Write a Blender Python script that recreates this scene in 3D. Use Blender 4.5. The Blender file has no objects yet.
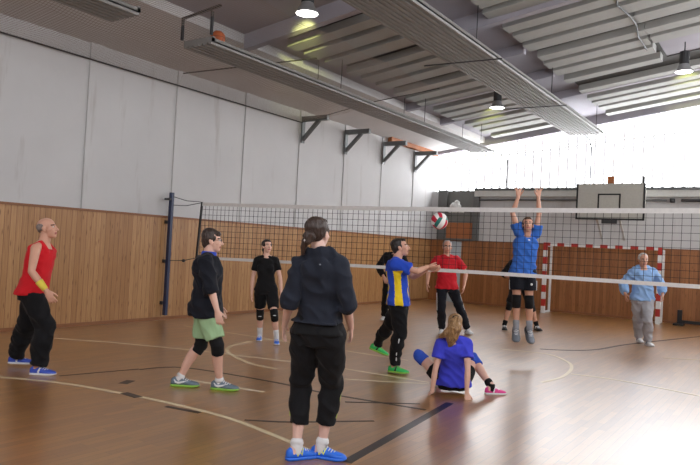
import bpy, bmesh, math, random
import numpy as np
from mathutils import Vector, Matrix, noise
from mathutils.bvhtree import BVHTree

random.seed(7)
PI = math.pi
COL = bpy.context.scene.collection
SC = bpy.context.scene

# ------------------------------------------------------------------ camera
F, CX, CY, EYE = 666.0, 350.0, 232.5, 1.58
_y = Vector((797 - CX, -(271 - CY), -F)).normalized()
_x = -Vector((-640 - CX, -(195 - CY), -F)).normalized()
_x = (_x - _y * _x.dot(_y)).normalized()
_z = _x.cross(_y)
R = Matrix((_x, _y, _z))                      # camera axes -> hall axes
C0 = Vector((0, 0, EYE))
def ray(u, v): return R @ Vector(((u - CX) / F, -(v - CY) / F, -1.0))
def on_floor(u, v, z=0.0):
    d = ray(u, v); return C0 + d * ((z - EYE) / d.z)
def on_x(u, v, x):
    d = ray(u, v); return C0 + d * (x / d.x)
def on_y(u, v, y):
    d = ray(u, v); return C0 + d * (y / d.y)
HF = R @ Vector((0, 0, -1)); HF.z = 0; HF.normalize()
UP = Vector((0, 0, 1))
HR = HF.cross(UP)
def heading(a):
    a = math.radians(a); return HF * math.cos(a) + HR * math.sin(a)

cam = bpy.data.cameras.new('camera'); cam.sensor_width = 36; cam.lens = F / 700 * 36
cam.clip_start = 0.05; cam.clip_end = 200
camo = bpy.data.objects.new('camera', cam); COL.objects.link(camo)
M = R.to_4x4(); M.translation = C0; camo.matrix_world = M
SC.camera = camo
vs = SC.view_settings
vs.view_transform = 'Standard'; vs.look = 'None'; vs.gamma = 1; vs.use_curve_mapping = False
vs.exposure = -0.12

# ------------------------------------------------------------------ materials
def lin(c):
    return tuple(((x / 255) / 12.92 if x / 255 <= .04045 else ((x / 255 + .055) / 1.055) ** 2.4) for x in c)
def newmat(name):
    m = bpy.data.materials.new(name); m.use_nodes = True
    nt = m.node_tree; b = nt.nodes['Principled BSDF']
    return m, nt, b
def mixcol(nt, fac, a, b, mode='MIX'):
    n = nt.nodes.new('ShaderNodeMix'); n.data_type = 'RGBA'; n.blend_type = mode
    for sock, val in ((n.inputs[0], fac), (n.inputs[6], a), (n.inputs[7], b)):
        if hasattr(val, 'is_output'): nt.links.new(val, sock)
        elif isinstance(val, (int, float)): sock.default_value = val
        else: sock.default_value = (*val, 1) if len(val) == 3 else val
    return n.outputs[2]
def objcoord(nt, scale=(1, 1, 1), rot=(0, 0, 0), loc=(0, 0, 0)):
    t = nt.nodes.new('ShaderNodeTexCoord'); mp = nt.nodes.new('ShaderNodeMapping')
    nt.links.new(t.outputs['Object'], mp.inputs[0])
    mp.inputs['Scale'].default_value = scale; mp.inputs['Rotation'].default_value = rot; mp.inputs['Location'].default_value = loc
    return mp.outputs[0]
def noisetex(nt, vec, scale, detail=3, rough=.5):
    n = nt.nodes.new('ShaderNodeTexNoise'); n.inputs['Scale'].default_value = scale
    n.inputs['Detail'].default_value = detail; n.inputs['Roughness'].default_value = rough
    if vec: nt.links.new(vec, n.inputs['Vector'])
    return n.outputs['Fac']
def ramp(nt, fac, p0, p1, c0=(0, 0, 0), c1=(1, 1, 1)):
    r = nt.nodes.new('ShaderNodeValToRGB'); nt.links.new(fac, r.inputs[0])
    r.color_ramp.elements[0].position = p0; r.color_ramp.elements[0].color = (*c0, 1)
    r.color_ramp.elements[1].position = p1; r.color_ramp.elements[1].color = (*c1, 1)
    return r.outputs[0]
def bump(nt, b, h, strength, dist=.01):
    n = nt.nodes.new('ShaderNodeBump'); n.inputs['Strength'].default_value = strength; n.inputs['Distance'].default_value = dist
    nt.links.new(h, n.inputs['Height']); nt.links.new(n.outputs[0], b.inputs['Normal'])
def plain(name, c, rough=.6, metal=0, var=.12, scale=20, bmp=.0, spec=.5):
    m, nt, b = newmat(name); c = lin(c)
    v = objcoord(nt); f = noisetex(nt, v, scale)
    col = mixcol(nt, f, tuple(x * (1 - var) for x in c), tuple(min(1, x * (1 + var)) for x in c))
    nt.links.new(col, b.inputs['Base Color'])
    b.inputs['Roughness'].default_value = rough; b.inputs['Metallic'].default_value = metal
    b.inputs['Specular IOR Level'].default_value = spec
    if bmp: bump(nt, b, f, bmp)
    return m
def fabric(name, c, rough=.85, var=.15, sheen=.05):
    m, nt, b = newmat(name); c = lin(c)
    v = objcoord(nt); f = noisetex(nt, v, 9, 4); g = noisetex(nt, v, 260, 1)
    col = mixcol(nt, f, tuple(x * (1 - var) for x in c), tuple(min(1, x * (1 + var)) for x in c))
    nt.links.new(col, b.inputs['Base Color']); b.inputs['Roughness'].default_value = rough
    b.inputs['Sheen Weight'].default_value = sheen; b.inputs['Specular IOR Level'].default_value = .25
    bump(nt, b, g, .25, .002)
    return m
def skin(name, c):
    m, nt, b = newmat(name); c = lin(c)
    v = objcoord(nt); f = noisetex(nt, v, 14, 3)
    col = mixcol(nt, f, (c[0] * .92, c[1] * .84, c[2] * .82), (min(1, c[0] * 1.06), c[1] * 1.06, c[2] * 1.06))
    nt.links.new(col, b.inputs['Base Color']); b.inputs['Roughness'].default_value = .5
    b.inputs['Subsurface Weight'].default_value = .0
    return m
def hairmat(name, c):
    m, nt, b = newmat(name); c = lin(c)
    v = objcoord(nt, (60, 60, 8)); f = noisetex(nt, v, 2.2, 4)
    col = mixcol(nt, ramp(nt, f, .35, .65), tuple(x * .6 for x in c), tuple(min(1, x * 1.45) for x in c))
    nt.links.new(col, b.inputs['Base Color']); b.inputs['Roughness'].default_value = .45
    bump(nt, b, f, .6, .01)
    return m
def emit(name, c, s):
    m, nt, b = newmat(name)
    b.inputs['Base Color'].default_value = (*lin(c), 1); b.inputs['Emission Color'].default_value = (*lin(c), 1)
    b.inputs['Emission Strength'].default_value = s; b.inputs['Roughness'].default_value = .3
    return m

def wood_wall(name, along):
    m, nt, b = newmat(name)
    t = nt.nodes.new('ShaderNodeTexCoord'); sep = nt.nodes.new('ShaderNodeSeparateXYZ'); nt.links.new(t.outputs['Object'], sep.inputs[0])
    cmb = nt.nodes.new('ShaderNodeCombineXYZ'); nt.links.new(sep.outputs[2], cmb.inputs[0]); nt.links.new(sep.outputs[along], cmb.inputs[1])
    br = nt.nodes.new('ShaderNodeTexBrick'); nt.links.new(cmb.outputs[0], br.inputs['Vector'])
    br.inputs['Scale'].default_value = 1; br.inputs['Brick Width'].default_value = 9.0; br.inputs['Row Height'].default_value = .095
    br.inputs['Mortar Size'].default_value = .004; br.inputs['Mortar Smooth'].default_value = .2; br.inputs['Bias'].default_value = 0
    br.offset = .37
    br.inputs['Color1'].default_value = (*lin(WOOD1), 1); br.inputs['Color2'].default_value = (*lin(WOOD2), 1)
    br.inputs['Mortar'].default_value = (*lin((122, 82, 46)), 1)
    gm = nt.nodes.new('ShaderNodeMapping'); nt.links.new(cmb.outputs[0], gm.inputs[0]); gm.inputs['Scale'].default_value = (1.2, 26, 1)
    g = noisetex(nt, gm.outputs[0], 2.0, 5, .6)
    c1 = mixcol(nt, ramp(nt, g, .3, .75), (.72, .66, .58), (1.1, 1.06, 1.0))
    c2 = mixcol(nt, 1.0, br.outputs[0], c1, 'MULTIPLY')
    vm = nt.nodes.new('ShaderNodeMapping'); nt.links.new(cmb.outputs[0], vm.inputs[0]); vm.inputs['Scale'].default_value = (1.7, 10.5, 1)
    vo = nt.nodes.new('ShaderNodeTexVoronoi'); vo.voronoi_dimensions = '2D'; nt.links.new(vm.outputs[0], vo.inputs['Vector']); vo.inputs['Scale'].default_value = 1.0
    kn = ramp(nt, vo.outputs['Distance'], .03, .11, (.8, .8, .8), (0, 0, 0))
    c3 = mixcol(nt, kn, c2, lin((104, 62, 30)))
    nt.links.new(c3, b.inputs['Base Color']); b.inputs['Roughness'].default_value = .42
    bump(nt, b, br.outputs['Fac'], -.5, .004)
    return m
WOOD1, WOOD2 = (186, 144, 98), (164, 120, 76)

def floor_mat():
    m, nt, b = newmat('parquet')
    t = nt.nodes.new('ShaderNodeTexCoord'); sep = nt.nodes.new('ShaderNodeSeparateXYZ'); nt.links.new(t.outputs['Object'], sep.inputs[0])
    cmb = nt.nodes.new('ShaderNodeCombineXYZ'); nt.links.new(sep.outputs[1], cmb.inputs[0]); nt.links.new(sep.outputs[0], cmb.inputs[1])
    br = nt.nodes.new('ShaderNodeTexBrick'); nt.links.new(cmb.outputs[0], br.inputs['Vector'])
    br.inputs['Scale'].default_value = 1; br.inputs['Brick Width'].default_value = .62; br.inputs['Row Height'].default_value = .075
    br.inputs['Mortar Size'].default_value = .0018; br.offset = .43; br.inputs['Bias'].default_value = 0
    br.inputs['Color1'].default_value = (*lin(FLOOR1), 1); br.inputs['Color2'].default_value = (*lin(FLOOR2), 1)
    br.inputs['Mortar'].default_value = (*lin((84, 50, 24)), 1)
    gm = nt.nodes.new('ShaderNodeMapping'); nt.links.new(cmb.outputs[0], gm.inputs[0]); gm.inputs['Scale'].default_value = (1.3, 30, 1)
    g = noisetex(nt, gm.outputs[0], 2.0, 5, .6)
    c1 = mixcol(nt, ramp(nt, g, .3, .75), (.78, .74, .68), (1.1, 1.08, 1.04))
    c2 = mixcol(nt, 1.0, br.outputs[0], c1, 'MULTIPLY')
    big = noisetex(nt, t.outputs['Object'], .5, 3)
    c3 = mixcol(nt, 1.0, c2, mixcol(nt, big, (.88, .88, .88), (1.1, 1.1, 1.1)), 'MULTIPLY')
    nt.links.new(c3, b.inputs['Base Color'])
    sm = nt.nodes.new('ShaderNodeMapping'); nt.links.new(cmb.outputs[0], sm.inputs[0]); sm.inputs['Scale'].default_value = (1.4, 9, 1)
    sn = noisetex(nt, sm.outputs[0], 1.6, 4, .6)
    rr = nt.nodes.new('ShaderNodeMapRange'); nt.links.new(sn, rr.inputs[0]); rr.inputs[3].default_value = FROUGH - .06; rr.inputs[4].default_value = FROUGH + .07
    nt.links.new(rr.outputs[0], b.inputs['Roughness'])
    b.inputs['Specular IOR Level'].default_value = FSPEC
    b.inputs['Coat Weight'].default_value = 1; b.inputs['Coat Roughness'].default_value = .28; b.inputs['Coat IOR'].default_value = 1.75
    bump(nt, b, sn, .05, .01)
    return m
FLOOR1, FLOOR2, FROUGH, FSPEC = (168, 118, 46), (140, 92, 30), .42, 1.0

def wall_paint():
    m, nt, b = newmat('white_wall_paint')
    v = objcoord(nt); f = noisetex(nt, v, .7, 5, .6); s = noisetex(nt, objcoord(nt, (1.5, 1.5, .18)), 1.6, 5, .65)
    c = mixcol(nt, f, lin((184, 183, 183)), lin((202, 201, 201)))
    c = mixcol(nt, ramp(nt, s, .6, .85), c, lin((150, 141, 134)))
    nt.links.new(c, b.inputs['Base Color']); b.inputs['Roughness'].default_value = .8
    bump(nt, b, noisetex(nt, v, 12, 3), .1, .01)
    return m

def netting_mat():
    m, nt, b = newmat('thin_grey_brown_netting')
    t = nt.nodes.new('ShaderNodeTexCoord'); sep = nt.nodes.new('ShaderNodeSeparateXYZ'); nt.links.new(t.outputs['Object'], sep.inputs[0])
    outs = []
    for k in (0, 1):
        a = nt.nodes.new('ShaderNodeMath'); a.operation = 'MULTIPLY'; nt.links.new(sep.outputs[k], a.inputs[0]); a.inputs[1].default_value = 1 / .05
        fr = nt.nodes.new('ShaderNodeMath'); fr.operation = 'FRACT'; nt.links.new(a.outputs[0], fr.inputs[0])
        lt = nt.nodes.new('ShaderNodeMath'); lt.operation = 'LESS_THAN'; nt.links.new(fr.outputs[0], lt.inputs[0]); lt.inputs[1].default_value = .17
        outs.append(lt.outputs[0])
    mx = nt.nodes.new('ShaderNodeMath'); mx.operation = 'MAXIMUM'; nt.links.new(outs[0], mx.inputs[0]); nt.links.new(outs[1], mx.inputs[1])
    nt.links.new(mx.outputs[0], b.inputs['Alpha'])
    b.inputs['Base Color'].default_value = (*lin((158, 146, 136)), 1); b.inputs['Roughness'].default_value = .9
    return m

# ------------------------------------------------------------------ object helpers
def tag(o, label=None, cat=None, group=None, kind=None):
    if label: o['label'] = label
    if cat: o['category'] = cat
    if group: o['group'] = group
    if kind: o['kind'] = kind
    return o
def empty(name, loc, label=None, cat=None, group=None, rz=0):
    o = bpy.data.objects.new(name, None); COL.objects.link(o); o.location = loc; o.rotation_euler = (0, 0, rz)
    o.empty_display_size = .1
    return tag(o, label, cat, group)
def addmesh(name, me, mats, parent=None, smooth=True, loc=None):
    if not isinstance(mats, (list, tuple)): mats = [mats]
    for m in mats: me.materials.append(m)
    if smooth: me.polygons.foreach_set('use_smooth', [True] * len(me.polygons))
    o = bpy.data.objects.new(name, me); COL.objects.link(o)
    if parent: o.parent = parent
    if loc is not None: o.location = loc
    return o
def addbm(name, bm, mats, parent=None, smooth=False, loc=None, recalc=True):
    if recalc: bmesh.ops.recalc_face_normals(bm, faces=bm.faces[:])
    me = bpy.data.meshes.new(name); bm.to_mesh(me); bm.free()
    return addmesh(name, me, mats, parent, smooth, loc)
def box(bm, lo, hi, mi=0):
    x0, y0, z0 = lo; x1, y1, z1 = hi
    v = [bm.verts.new(p) for p in ((x0, y0, z0), (x1, y0, z0), (x1, y1, z0), (x0, y1, z0), (x0, y0, z1), (x1, y0, z1), (x1, y1, z1), (x0, y1, z1))]
    for f in ((3, 2, 1, 0), (4, 5, 6, 7), (0, 1, 5, 4), (1, 2, 6, 5), (2, 3, 7, 6), (3, 0, 4, 7)):
        bm.faces.new([v[i] for i in f]).material_index = mi
def prism(bm, base, axis, mi=0):
    """extrude polygon (list of Vectors) by vector axis"""
    a = [bm.verts.new(p) for p in base]; b = [bm.verts.new(Vector(p) + Vector(axis)) for p in base]
    n = len(a)
    bm.faces.new(a[::-1]).material_index = mi; bm.faces.new(b).material_index = mi
    for i in range(n): bm.faces.new((a[i], a[(i + 1) % n], b[(i + 1) % n], b[i])).material_index = mi
def beam(bm, p, q, w, h, up=UP, mi=0):
    p, q = Vector(p), Vector(q); t = (q - p).normalized()
    s = t.cross(up)
    if s.length < 1e-4: s = t.cross(Vector((1, 0, 0)))
    s.normalize(); n = s.cross(t)
    prism(bm, [p + s * w / 2 + n * h / 2, p - s * w / 2 + n * h / 2, p - s * w / 2 - n * h / 2, p + s * w / 2 - n * h / 2], q - p, mi)
def tube(bm, pts, rad, seg=14, side=None, flat0=False, flat1=False, mi=0):
    pts = [Vector(p) for p in pts]; n = len(pts)
    if not isinstance(rad, (list, tuple)): rad = [rad] * n
    rad = [(r, r) if not isinstance(r, (tuple, list)) else r for r in rad]
    tan = []
    for i in range(n):
        a = pts[max(0, i - 1)]; b = pts[min(n - 1, i + 1)]
        tan.append((b - a).normalized())
    if side is None:
        s = tan[0].cross(UP)
        if s.length < .1: s = tan[0].cross(Vector((0, 1, 0)))
    else: s = Vector(side)
    rings = []
    def ring(c, t, sv, ra, rb):
        sv = (sv - t * sv.dot(t)).normalized(); w = t.cross(sv)
        return [bm.verts.new(c + sv * (math.cos(2 * PI * k / seg) * ra) + w * (math.sin(2 * PI * k / seg) * rb)) for k in range(seg)], sv
    def cap(c, t, sv, ra, rb, sign):
        out = []
        rm = min(ra, rb)
        for k in (1, 2):
            a = k / 3 * PI / 2
            rg, _ = ring(c + t * (sign * rm * math.sin(a)), t, sv, ra * math.cos(a), rb * math.cos(a)); out.append(rg)
        return out, bm.verts.new(c + t * (sign * rm))
    for i in range(n):
        sv = s if side is None else Vector(side)
        if side is not None and abs(sv.normalized().dot(tan[i])) > .97: sv = s
        rg, s = ring(pts[i], tan[i], sv, *rad[i])
        if i == 0:
            if flat0: pole0 = bm.verts.new(pts[0])
            else:
                c0, pole0 = cap(pts[0], tan[0], s, *rad[0], -1); rings += c0[::-1]
        rings.append(rg)
        if i == n - 1:
            if flat1: pole1 = bm.verts.new(pts[-1])
            else:
                c1, pole1 = cap(pts[-1], tan[-1], s, *rad[-1], 1); rings += c1
    for a, b in zip(rings, rings[1:]):
        for k in range(seg): bm.faces.new((a[k], a[(k + 1) % seg], b[(k + 1) % seg], b[k])).material_index = mi
    for k in range(seg):
        bm.faces.new((pole0, rings[0][(k + 1) % seg], rings[0][k])).material_index = mi
        bm.faces.new((pole1, rings[-1][k], rings[-1][(k + 1) % seg])).material_index = mi
def blob(bm, c, ax, rr, seg=14, rings=9, mi=0):
    """ellipsoid with axes ax (3 vectors) and radii rr"""
    ax = [Vector(a) for a in ax]; c = Vector(c)
    mat = Matrix((ax[0] * rr[0], ax[1] * rr[1], ax[2] * rr[2])).transposed().to_4x4(); mat.translation = c
    g = bmesh.ops.create_uvsphere(bm, u_segments=seg, v_segments=rings, radius=1.0, matrix=mat)
    if mi:
        for f in {f for v in g['verts'] for f in v.link_faces}: f.material_index = mi
XYZ = (Vector((1, 0, 0)), Vector((0, 1, 0)), Vector((0, 0, 1)))

def solid(bm, voxel, smooth=4, fac=.5):
    """union of the overlapping closed pieces in bm as one continuous surface"""
    bmesh.ops.recalc_face_normals(bm, faces=bm.faces[:])
    me = bpy.data.meshes.new('tmp'); bm.to_mesh(me); bm.free()
    ob = bpy.data.objects.new('tmp', me); COL.objects.link(ob)
    r = ob.modifiers.new('r', 'REMESH'); r.mode = 'VOXEL'; r.voxel_size = voxel; r.adaptivity = 0
    if smooth:
        s = ob.modifiers.new('s', 'SMOOTH'); s.factor = fac; s.iterations = smooth
    dg = bpy.context.evaluated_depsgraph_get(); dg.update()
    out = bpy.data.meshes.new_from_object(ob.evaluated_get(dg))
    bpy.data.objects.remove(ob); bpy.data.meshes.remove(me)
    return out
def coords(me):
    a = np.empty(len(me.vertices) * 3); me.vertices.foreach_get('co', a); return a.reshape(-1, 3)
def setcoords(me, a):
    me.vertices.foreach_set('co', a.ravel()); me.update()
def wrinkle(me, amp, scale=(7, 7, 11), seed=0):
    a = coords(me); nrm = np.empty(len(me.vertices) * 3); me.vertices.foreach_get('normal', nrm); nrm = nrm.reshape(-1, 3)
    d = np.array([noise.noise((p[0] * scale[0] + seed, p[1] * scale[1], p[2] * scale[2] + p[0] * 6)) for p in a])
    d = 1 - 2 * np.abs(d)                                     # ridged: reads as folds
    setcoords(me, a + nrm * ((d - .55) * amp)[:, None])
def shift(me, base):
    setcoords(me, coords(me) - np.array(base))
BACK_E, SIDE_E, NEAR_E = 11.5, 2.8, 3.0
# ================================================================== SETTING
XL, XR, YB, YN = -10.1, 1.4, 19.8, -2.3
def zc(x): return 4.85 + .14 * (x - XL)
m_floor = floor_mat(); m_wall = wall_paint()
m_wood_l = wood_wall('pine_boards_side', 1); WOOD1, WOOD2 = (166, 112, 68), (140, 90, 50); m_wood_b = wood_wall('pine_boards_end', 0)  # end boards are redder, and darker with the backlit shade put into their colour
m_cap = plain('brown_cap_rail', (132, 84, 48), .5)
m_ceil = plain('ceiling_sheet', (156, 152, 160), .8, 0, .1, 1.5)
m_strip = plain('beige_ceiling_strip', (204, 201, 200), .85, 0, .12, 1.2)
m_board = plain('ceiling_board', (158, 158, 154), .8, 0, .1, 3)
m_gap = plain('dark_ceiling_gap', (76, 75, 73), .9)
m_white = plain('white_paint', (222, 222, 220), .5)
m_offw = plain('off_white_paint', (196, 196, 192), .6)
m_steel = plain('grey_steel', (104, 106, 106), .45, .5)
m_nich = plain('niche_steel', (92, 92, 90), .5)
m_dsteel = plain('dark_steel', (58, 58, 60), .5, .3)
m_black = plain('black_paint', (22, 22, 24), .5)
m_brown = plain('brown_board', (160, 96, 52), .6, 0, .2, 6)
m_red = plain('red_paint', (178, 44, 34), .5)
m_blue = plain('dark_blue_paint', (34, 46, 78), .4)
m_alu = plain('aluminium', (172, 174, 174), .35, .7)
m_rad = plain('radiant_panel_grey', (128, 126, 123), .55, 0, .06)
m_railg = plain('panel_rail_grey', (120, 118, 114), .6)
m_orange = plain('worn_orange_rubber', (176, 92, 52), .7, 0, .2, 12)
m_glass = emit('bright_channel_glass', (250, 252, 255), BACK_E)
m_side = emit('bright_side_glass', (250, 252, 255), SIDE_E)
m_near = emit('bright_near_glass', (250, 252, 255), NEAR_E)
m_bar = emit('dimmer_glass_seam', (246, 248, 250), .4)
m_lamp = emit('lamp_glass', (255, 255, 246), 14)
m_cream = plain('cream_floor_paint', (214, 196, 160), .35, 0, .12, 4)
m_fblack = plain('black_floor_paint', (42, 36, 34), .35, 0, .12, 4)
m_fwhite = plain('worn_white_floor_paint', (222, 208, 180), .35, 0, .12, 4)
m_rope = plain('grey_rope', (92, 90, 88), .8)
m_thread = plain('black_net_thread', (26, 26, 28), .8)
m_tape = plain('white_net_tape', (228, 226, 224), .7)

bm = bmesh.new(); box(bm, (XL - .3, YN - .3, -.2), (XR + .3, YB + .3, 0))
tag(addbm('floor', bm, m_floor), kind='structure')

# --- left wall
bm = bmesh.new(); box(bm, (XL - .3, YN - .3, 0), (XL - .04, YB + .3, 4.95))
wl = tag(addbm('wall_left', bm, m_wall), kind='structure')
bm = bmesh.new(); box(bm, (XL - .04, YN, 0), (XL, YB, 1.96)); addbm('wood_panelling', bm, m_wood_l, wl)
bm = bmesh.new(); box(bm, (XL - .04, YN, 1.96), (XL + .02, YB, 2.0)); addbm('cap_rail', bm, m_cap, wl)
bm = bmesh.new(); box(bm, (XL, YN, 0), (XL + .015, YB, .06)); addbm('skirting', bm, m_cap, wl)
YP = [5.03 + 1.935 * k for k in range(8)]
for y in [YP[0] - 1.935 * 3, YP[0] - 1.935 * 2, YP[0] - 1.935] + YP:
    bm = bmesh.new(); box(bm, (XL - .04, y - .14, 2.0), (XL - .012, y + .14, 4.86)); addbm('pillar', bm, m_wall, wl)

# --- back wall
bm = bmesh.new(); box(bm, (XL - .3, YB + .04, 0), (XR + .3, YB + .3, 3.58))
wb = tag(addbm('wall_back', bm, m_wall), kind='structure')
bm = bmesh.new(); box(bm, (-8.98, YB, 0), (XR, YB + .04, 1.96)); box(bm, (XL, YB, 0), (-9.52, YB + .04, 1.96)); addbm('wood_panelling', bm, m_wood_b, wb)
bm = bmesh.new(); box(bm, (XL, YB - .015, 1.96), (XR, YB + .04, 2.0)); addbm('cap_rail', bm, m_cap, wb)
bm = bmesh.new(); box(bm, (-8.98, YB - .015, 0), (XR, YB, .06)); addbm('skirting', bm, m_cap, wb)
bm = bmesh.new(); box(bm, (-8.55, YB - .16, 3.4), (XR, YB + .04, 3.58)); addbm('sill_box', bm, m_offw, wb)
bm = bmesh.new(); box(bm, (-8.55, YB - .2, 3.58), (XR, YB + .3, 3.66)); addbm('window_ledge', bm, m_steel, wb)
d1 = tag(empty('door_1', (-9.25, YB, 0)), kind='structure')
m_door = plain('pale_blue_grey_door', (176, 186, 192), .5)
bm = bmesh.new(); box(bm, (-.27, .005, 0), (.27, .04, 1.95)); addbm('door_leaf', bm, m_door, d1)
bm = bmesh.new(); box(bm, (.16, -.05, 1.0), (.22, .005, 1.03)); box(bm, (.1, -.05, 1.0), (.22, -.03, 1.03)); addbm('door_handle', bm, m_dsteel, d1)
# dark framed niche in the far left corner, above the panelling
nz = tag(empty('wall_niche', (-9.1, YB, 2)), kind='structure')
bm = bmesh.new(); box(bm, (-.72, .0, 0), (.68, .04, 1.6)); addbm('niche_back', bm, plain('niche_dark', (110, 110, 106), .8), nz)
for x0, x1 in ((-.74, -.42), (.5, .68)):
    bm = bmesh.new(); box(bm, (x0, -.1, 0), (x1, .0, 1.6)); addbm('niche_post', bm, m_nich, nz)
bm = bmesh.new(); box(bm, (-.42, -.06, .05), (.48, 0, .56)); addbm('brown_panel', bm, m_brown, nz)
bm = bmesh.new(); box(bm, (-.42, -.1, -.02), (.5, .0, .05)); addbm('niche_ledge', bm, m_nich, nz)
bm = bmesh.new(); blob(bm, (-.02, -.14, 1.0), XYZ, (.2, .12, .16)); blob(bm, (.03, -.14, 1.12), XYZ, (.1, .09, .1)); box(bm, (-.25, -.2, .82), (.25, 0, .86))
me = solid(bm, .02, 5); wrinkle(me, .02, (9, 9, 9))
tag(addmesh('fabric_bundle', me, m_offw, None, True, (-9.1, YB - .16, 2.05)), 'small off-white bundle lying in the dark corner niche under the windows', 'bundle')

# --- back windows of upright channel glass under the sloping roof
w1 = tag(empty('window_1', (0, YB + .1, 0)), kind='structure')
bm = bmesh.new()
prism(bm, [Vector((x, 0, z)) for x, z in ((XL + .08, 3.58), (XR, 3.58), (XR, zc(XR) + .2), (XL + .08, zc(XL + .08) + .2))], (0, .03, 0)); addbm('glass_panes', bm, m_glass, w1)
bm = bmesh.new(); x = XL + .2
while x < XR:
    box(bm, (x - .037, -.03, 3.58), (x + .037, 0, zc(x) + .1)); x += .26
addbm('glazing_bars', bm, m_bar, w1)
bm = bmesh.new(); beam(bm, (XL + .1, -.02, 4.5), (XR, -.02, 5.55), .03, .05); addbm('sloping_rail', bm, m_bar, w1)

# --- right wall (beside the photographer) and the near end wall
bm = bmesh.new(); box(bm, (XR, YN - .3, 0), (XR + .3, YB + .3, 2.3)); box(bm, (XR, YN - .3, 6.1), (XR + .3, YB + .3, 6.7)); wr = tag(addbm('wall_right', bm, m_wall), kind='structure')
bm = bmesh.new(); box(bm, (XR - .04, YN, 0), (XR, YB, 1.96)); addbm('wood_panelling', bm, m_wood_l, wr)
w2 = tag(empty('window_2', (XR + .1, 0, 0)), kind='structure')
bm = bmesh.new(); box(bm, (0, YN, 2.3), (.03, YB, 6.1)); addbm('glass_panes', bm, m_side, w2)
bm = bmesh.new(); y = YN
while y < YB:
    box(bm, (-.06, y - .04, 2.3), (0, y + .04, 6.1)); y += 1.935
addbm('window_frame', bm, m_white, w2)
bm = bmesh.new(); box(bm, (XL - .3, YN - .3, 0), (XR + .3, YN, 3.65)); wn = tag(addbm('wall_near', bm, m_wall), kind='structure')
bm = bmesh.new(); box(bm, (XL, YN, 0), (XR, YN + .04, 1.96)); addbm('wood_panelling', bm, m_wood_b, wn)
w3 = tag(empty('window_3', (0, YN - .1, 0)), kind='structure')
bm = bmesh.new()
prism(bm, [Vector((x, 0, z)) for x, z in ((XL, 3.65), (XR, 3.65), (XR, zc(XR) + .2), (XL, zc(XL) + .2))], (0, -.03, 0)); addbm('glass_panes', bm, m_near, w3)

# --- ceiling: sheet, boards with dark gaps in bays, beams
bm = bmesh.new()
prism(bm, [Vector((x, YN - .3, zc(x) + dz)) for x, dz in ((XL - .3, .17), (XR + .3, .17), (XR + .3, .3), (XL - .3, .3))], (0, YB - YN + .6, 0))
ce = tag(addbm('ceiling', bm, m_ceil), kind='structure')
bm = bmesh.new()
prism(bm, [Vector((x, YN, zc(x) + dz)) for x, dz in ((XL - .2, .0), (-8.3, .0), (-8.3, .17), (XL - .2, .17))], (0, YB - YN, 0)); addbm('plain_strip', bm, m_strip, ce)
T = 1.94; Y0 = 8.83
def board_bay(x0, x1, ya, yb):
    bg = bmesh.new()
    prism(bg, [Vector((x, ya, zc(x) + dz)) for x, dz in ((x0 - .02, .145), (x1 + .02, .145), (x1 + .02, .165), (x0 - .02, .165))], (0, yb - ya, 0)); addbm('dark_backing', bg, m_gap, ce)
    bb = bmesh.new(); k = math.floor((ya - Y0) / T)
    while Y0 + k * T < yb:
        o = Y0 + k * T
        for a, b in ((.42, .73), (.92, 1.33), (1.53, 1.94)):
            if k % 1 == 0 and o + a > ya and o + b <= yb + .05:
                j = random.uniform(-.04, .04)
                prism(bb, [Vector((x, o + a, zc(x) + dz)) for x, dz in ((x0 + j, -.01), (x1 + j, -.01), (x1 + j, .13), (x0 + j, .13))], (0, b - a, 0))
        k += 1
    addbm('ceiling_boards', bb, m_board, ce)
board_bay(-7.8, -5.94, 8.83, 19.7)
board_bay(-4.5, -2.5, 2.0, 15.6); board_bay(-4.5, .6, 15.6, 19.7)
board_bay(-2.5, .9, 2.0, 14.2)
for x0, x1, y, d in ((-8.3, -5.9, 8.70, .1), (-5.9, XR, 10.72, .1), (-8.3, -4.6, 14.6, .02), (-8.3, XR, 16.55, .02), (-5.9, -4.6, 12.68, .04)):
    bm = bmesh.new(); prism(bm, [Vector((x, y - .07, zc(x) + dz)) for x, dz in ((x0, -d), (x1, -d), (x1, .17), (x0, .17))], (0, .14, 0)); addbm('ceiling_beam', bm, m_ceil, ce)

bm = bmesh.new(); prism(bm, [Vector((x, YB - .12, zc(x) + dz)) for x, dz in ((XL, -.1), (XR, -.1), (XR, .2), (XL, .2))], (0, .2, 0)); addbm('end_beam', bm, m_ceil, ce)
# --- floor markings
def line_px(pts, w, mat, world=False):
    P = [Vector((p[0], p[1], 0)) if world else on_floor(*p) for p in pts]
    if len(P) > 2:
        out = []
        for i in range(len(P) - 1):
            a = P[max(0, i - 1)]; b = P[i]; c = P[i + 1]; d = P[min(len(P) - 1, i + 2)]
            for k in range(6):
                t = k / 6; out.append(.5 * ((2 * b) + (c - a) * t + (2 * a - 5 * b + 4 * c - d) * t * t + (3 * b - a - 3 * c + d) * t ** 3))
        P = out + [P[-1]]
    bm = bmesh.new(); prev = None
    for i, p in enumerate(P):
        t = (P[min(i + 1, len(P) - 1)] - P[max(i - 1, 0)]).normalized(); n = Vector((-t.y, t.x, 0)) * w / 2
        pr = [bm.verts.new((q.x, q.y, z)) for q in (p + n, p - n) for z in (0.0, line_px.z)]
        if prev: 
            for a, b, c, d in ((1, 3, 3, 1), (0, 1, 1, 0), (3, 2, 2, 3)): bm.faces.new((prev[a], prev[b], pr[c], pr[d]))
        prev = pr
    line_px.z += .00015
    tag(addbm('floor_marking', bm, mat), kind='structure')
line_px.z = .001
line_px([(-30, 374), (0, 377), (59, 382.6), (126, 394), (180, 405.5), (231.5, 419), (288, 441), (318, 455)], .055, m_cream)
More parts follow.
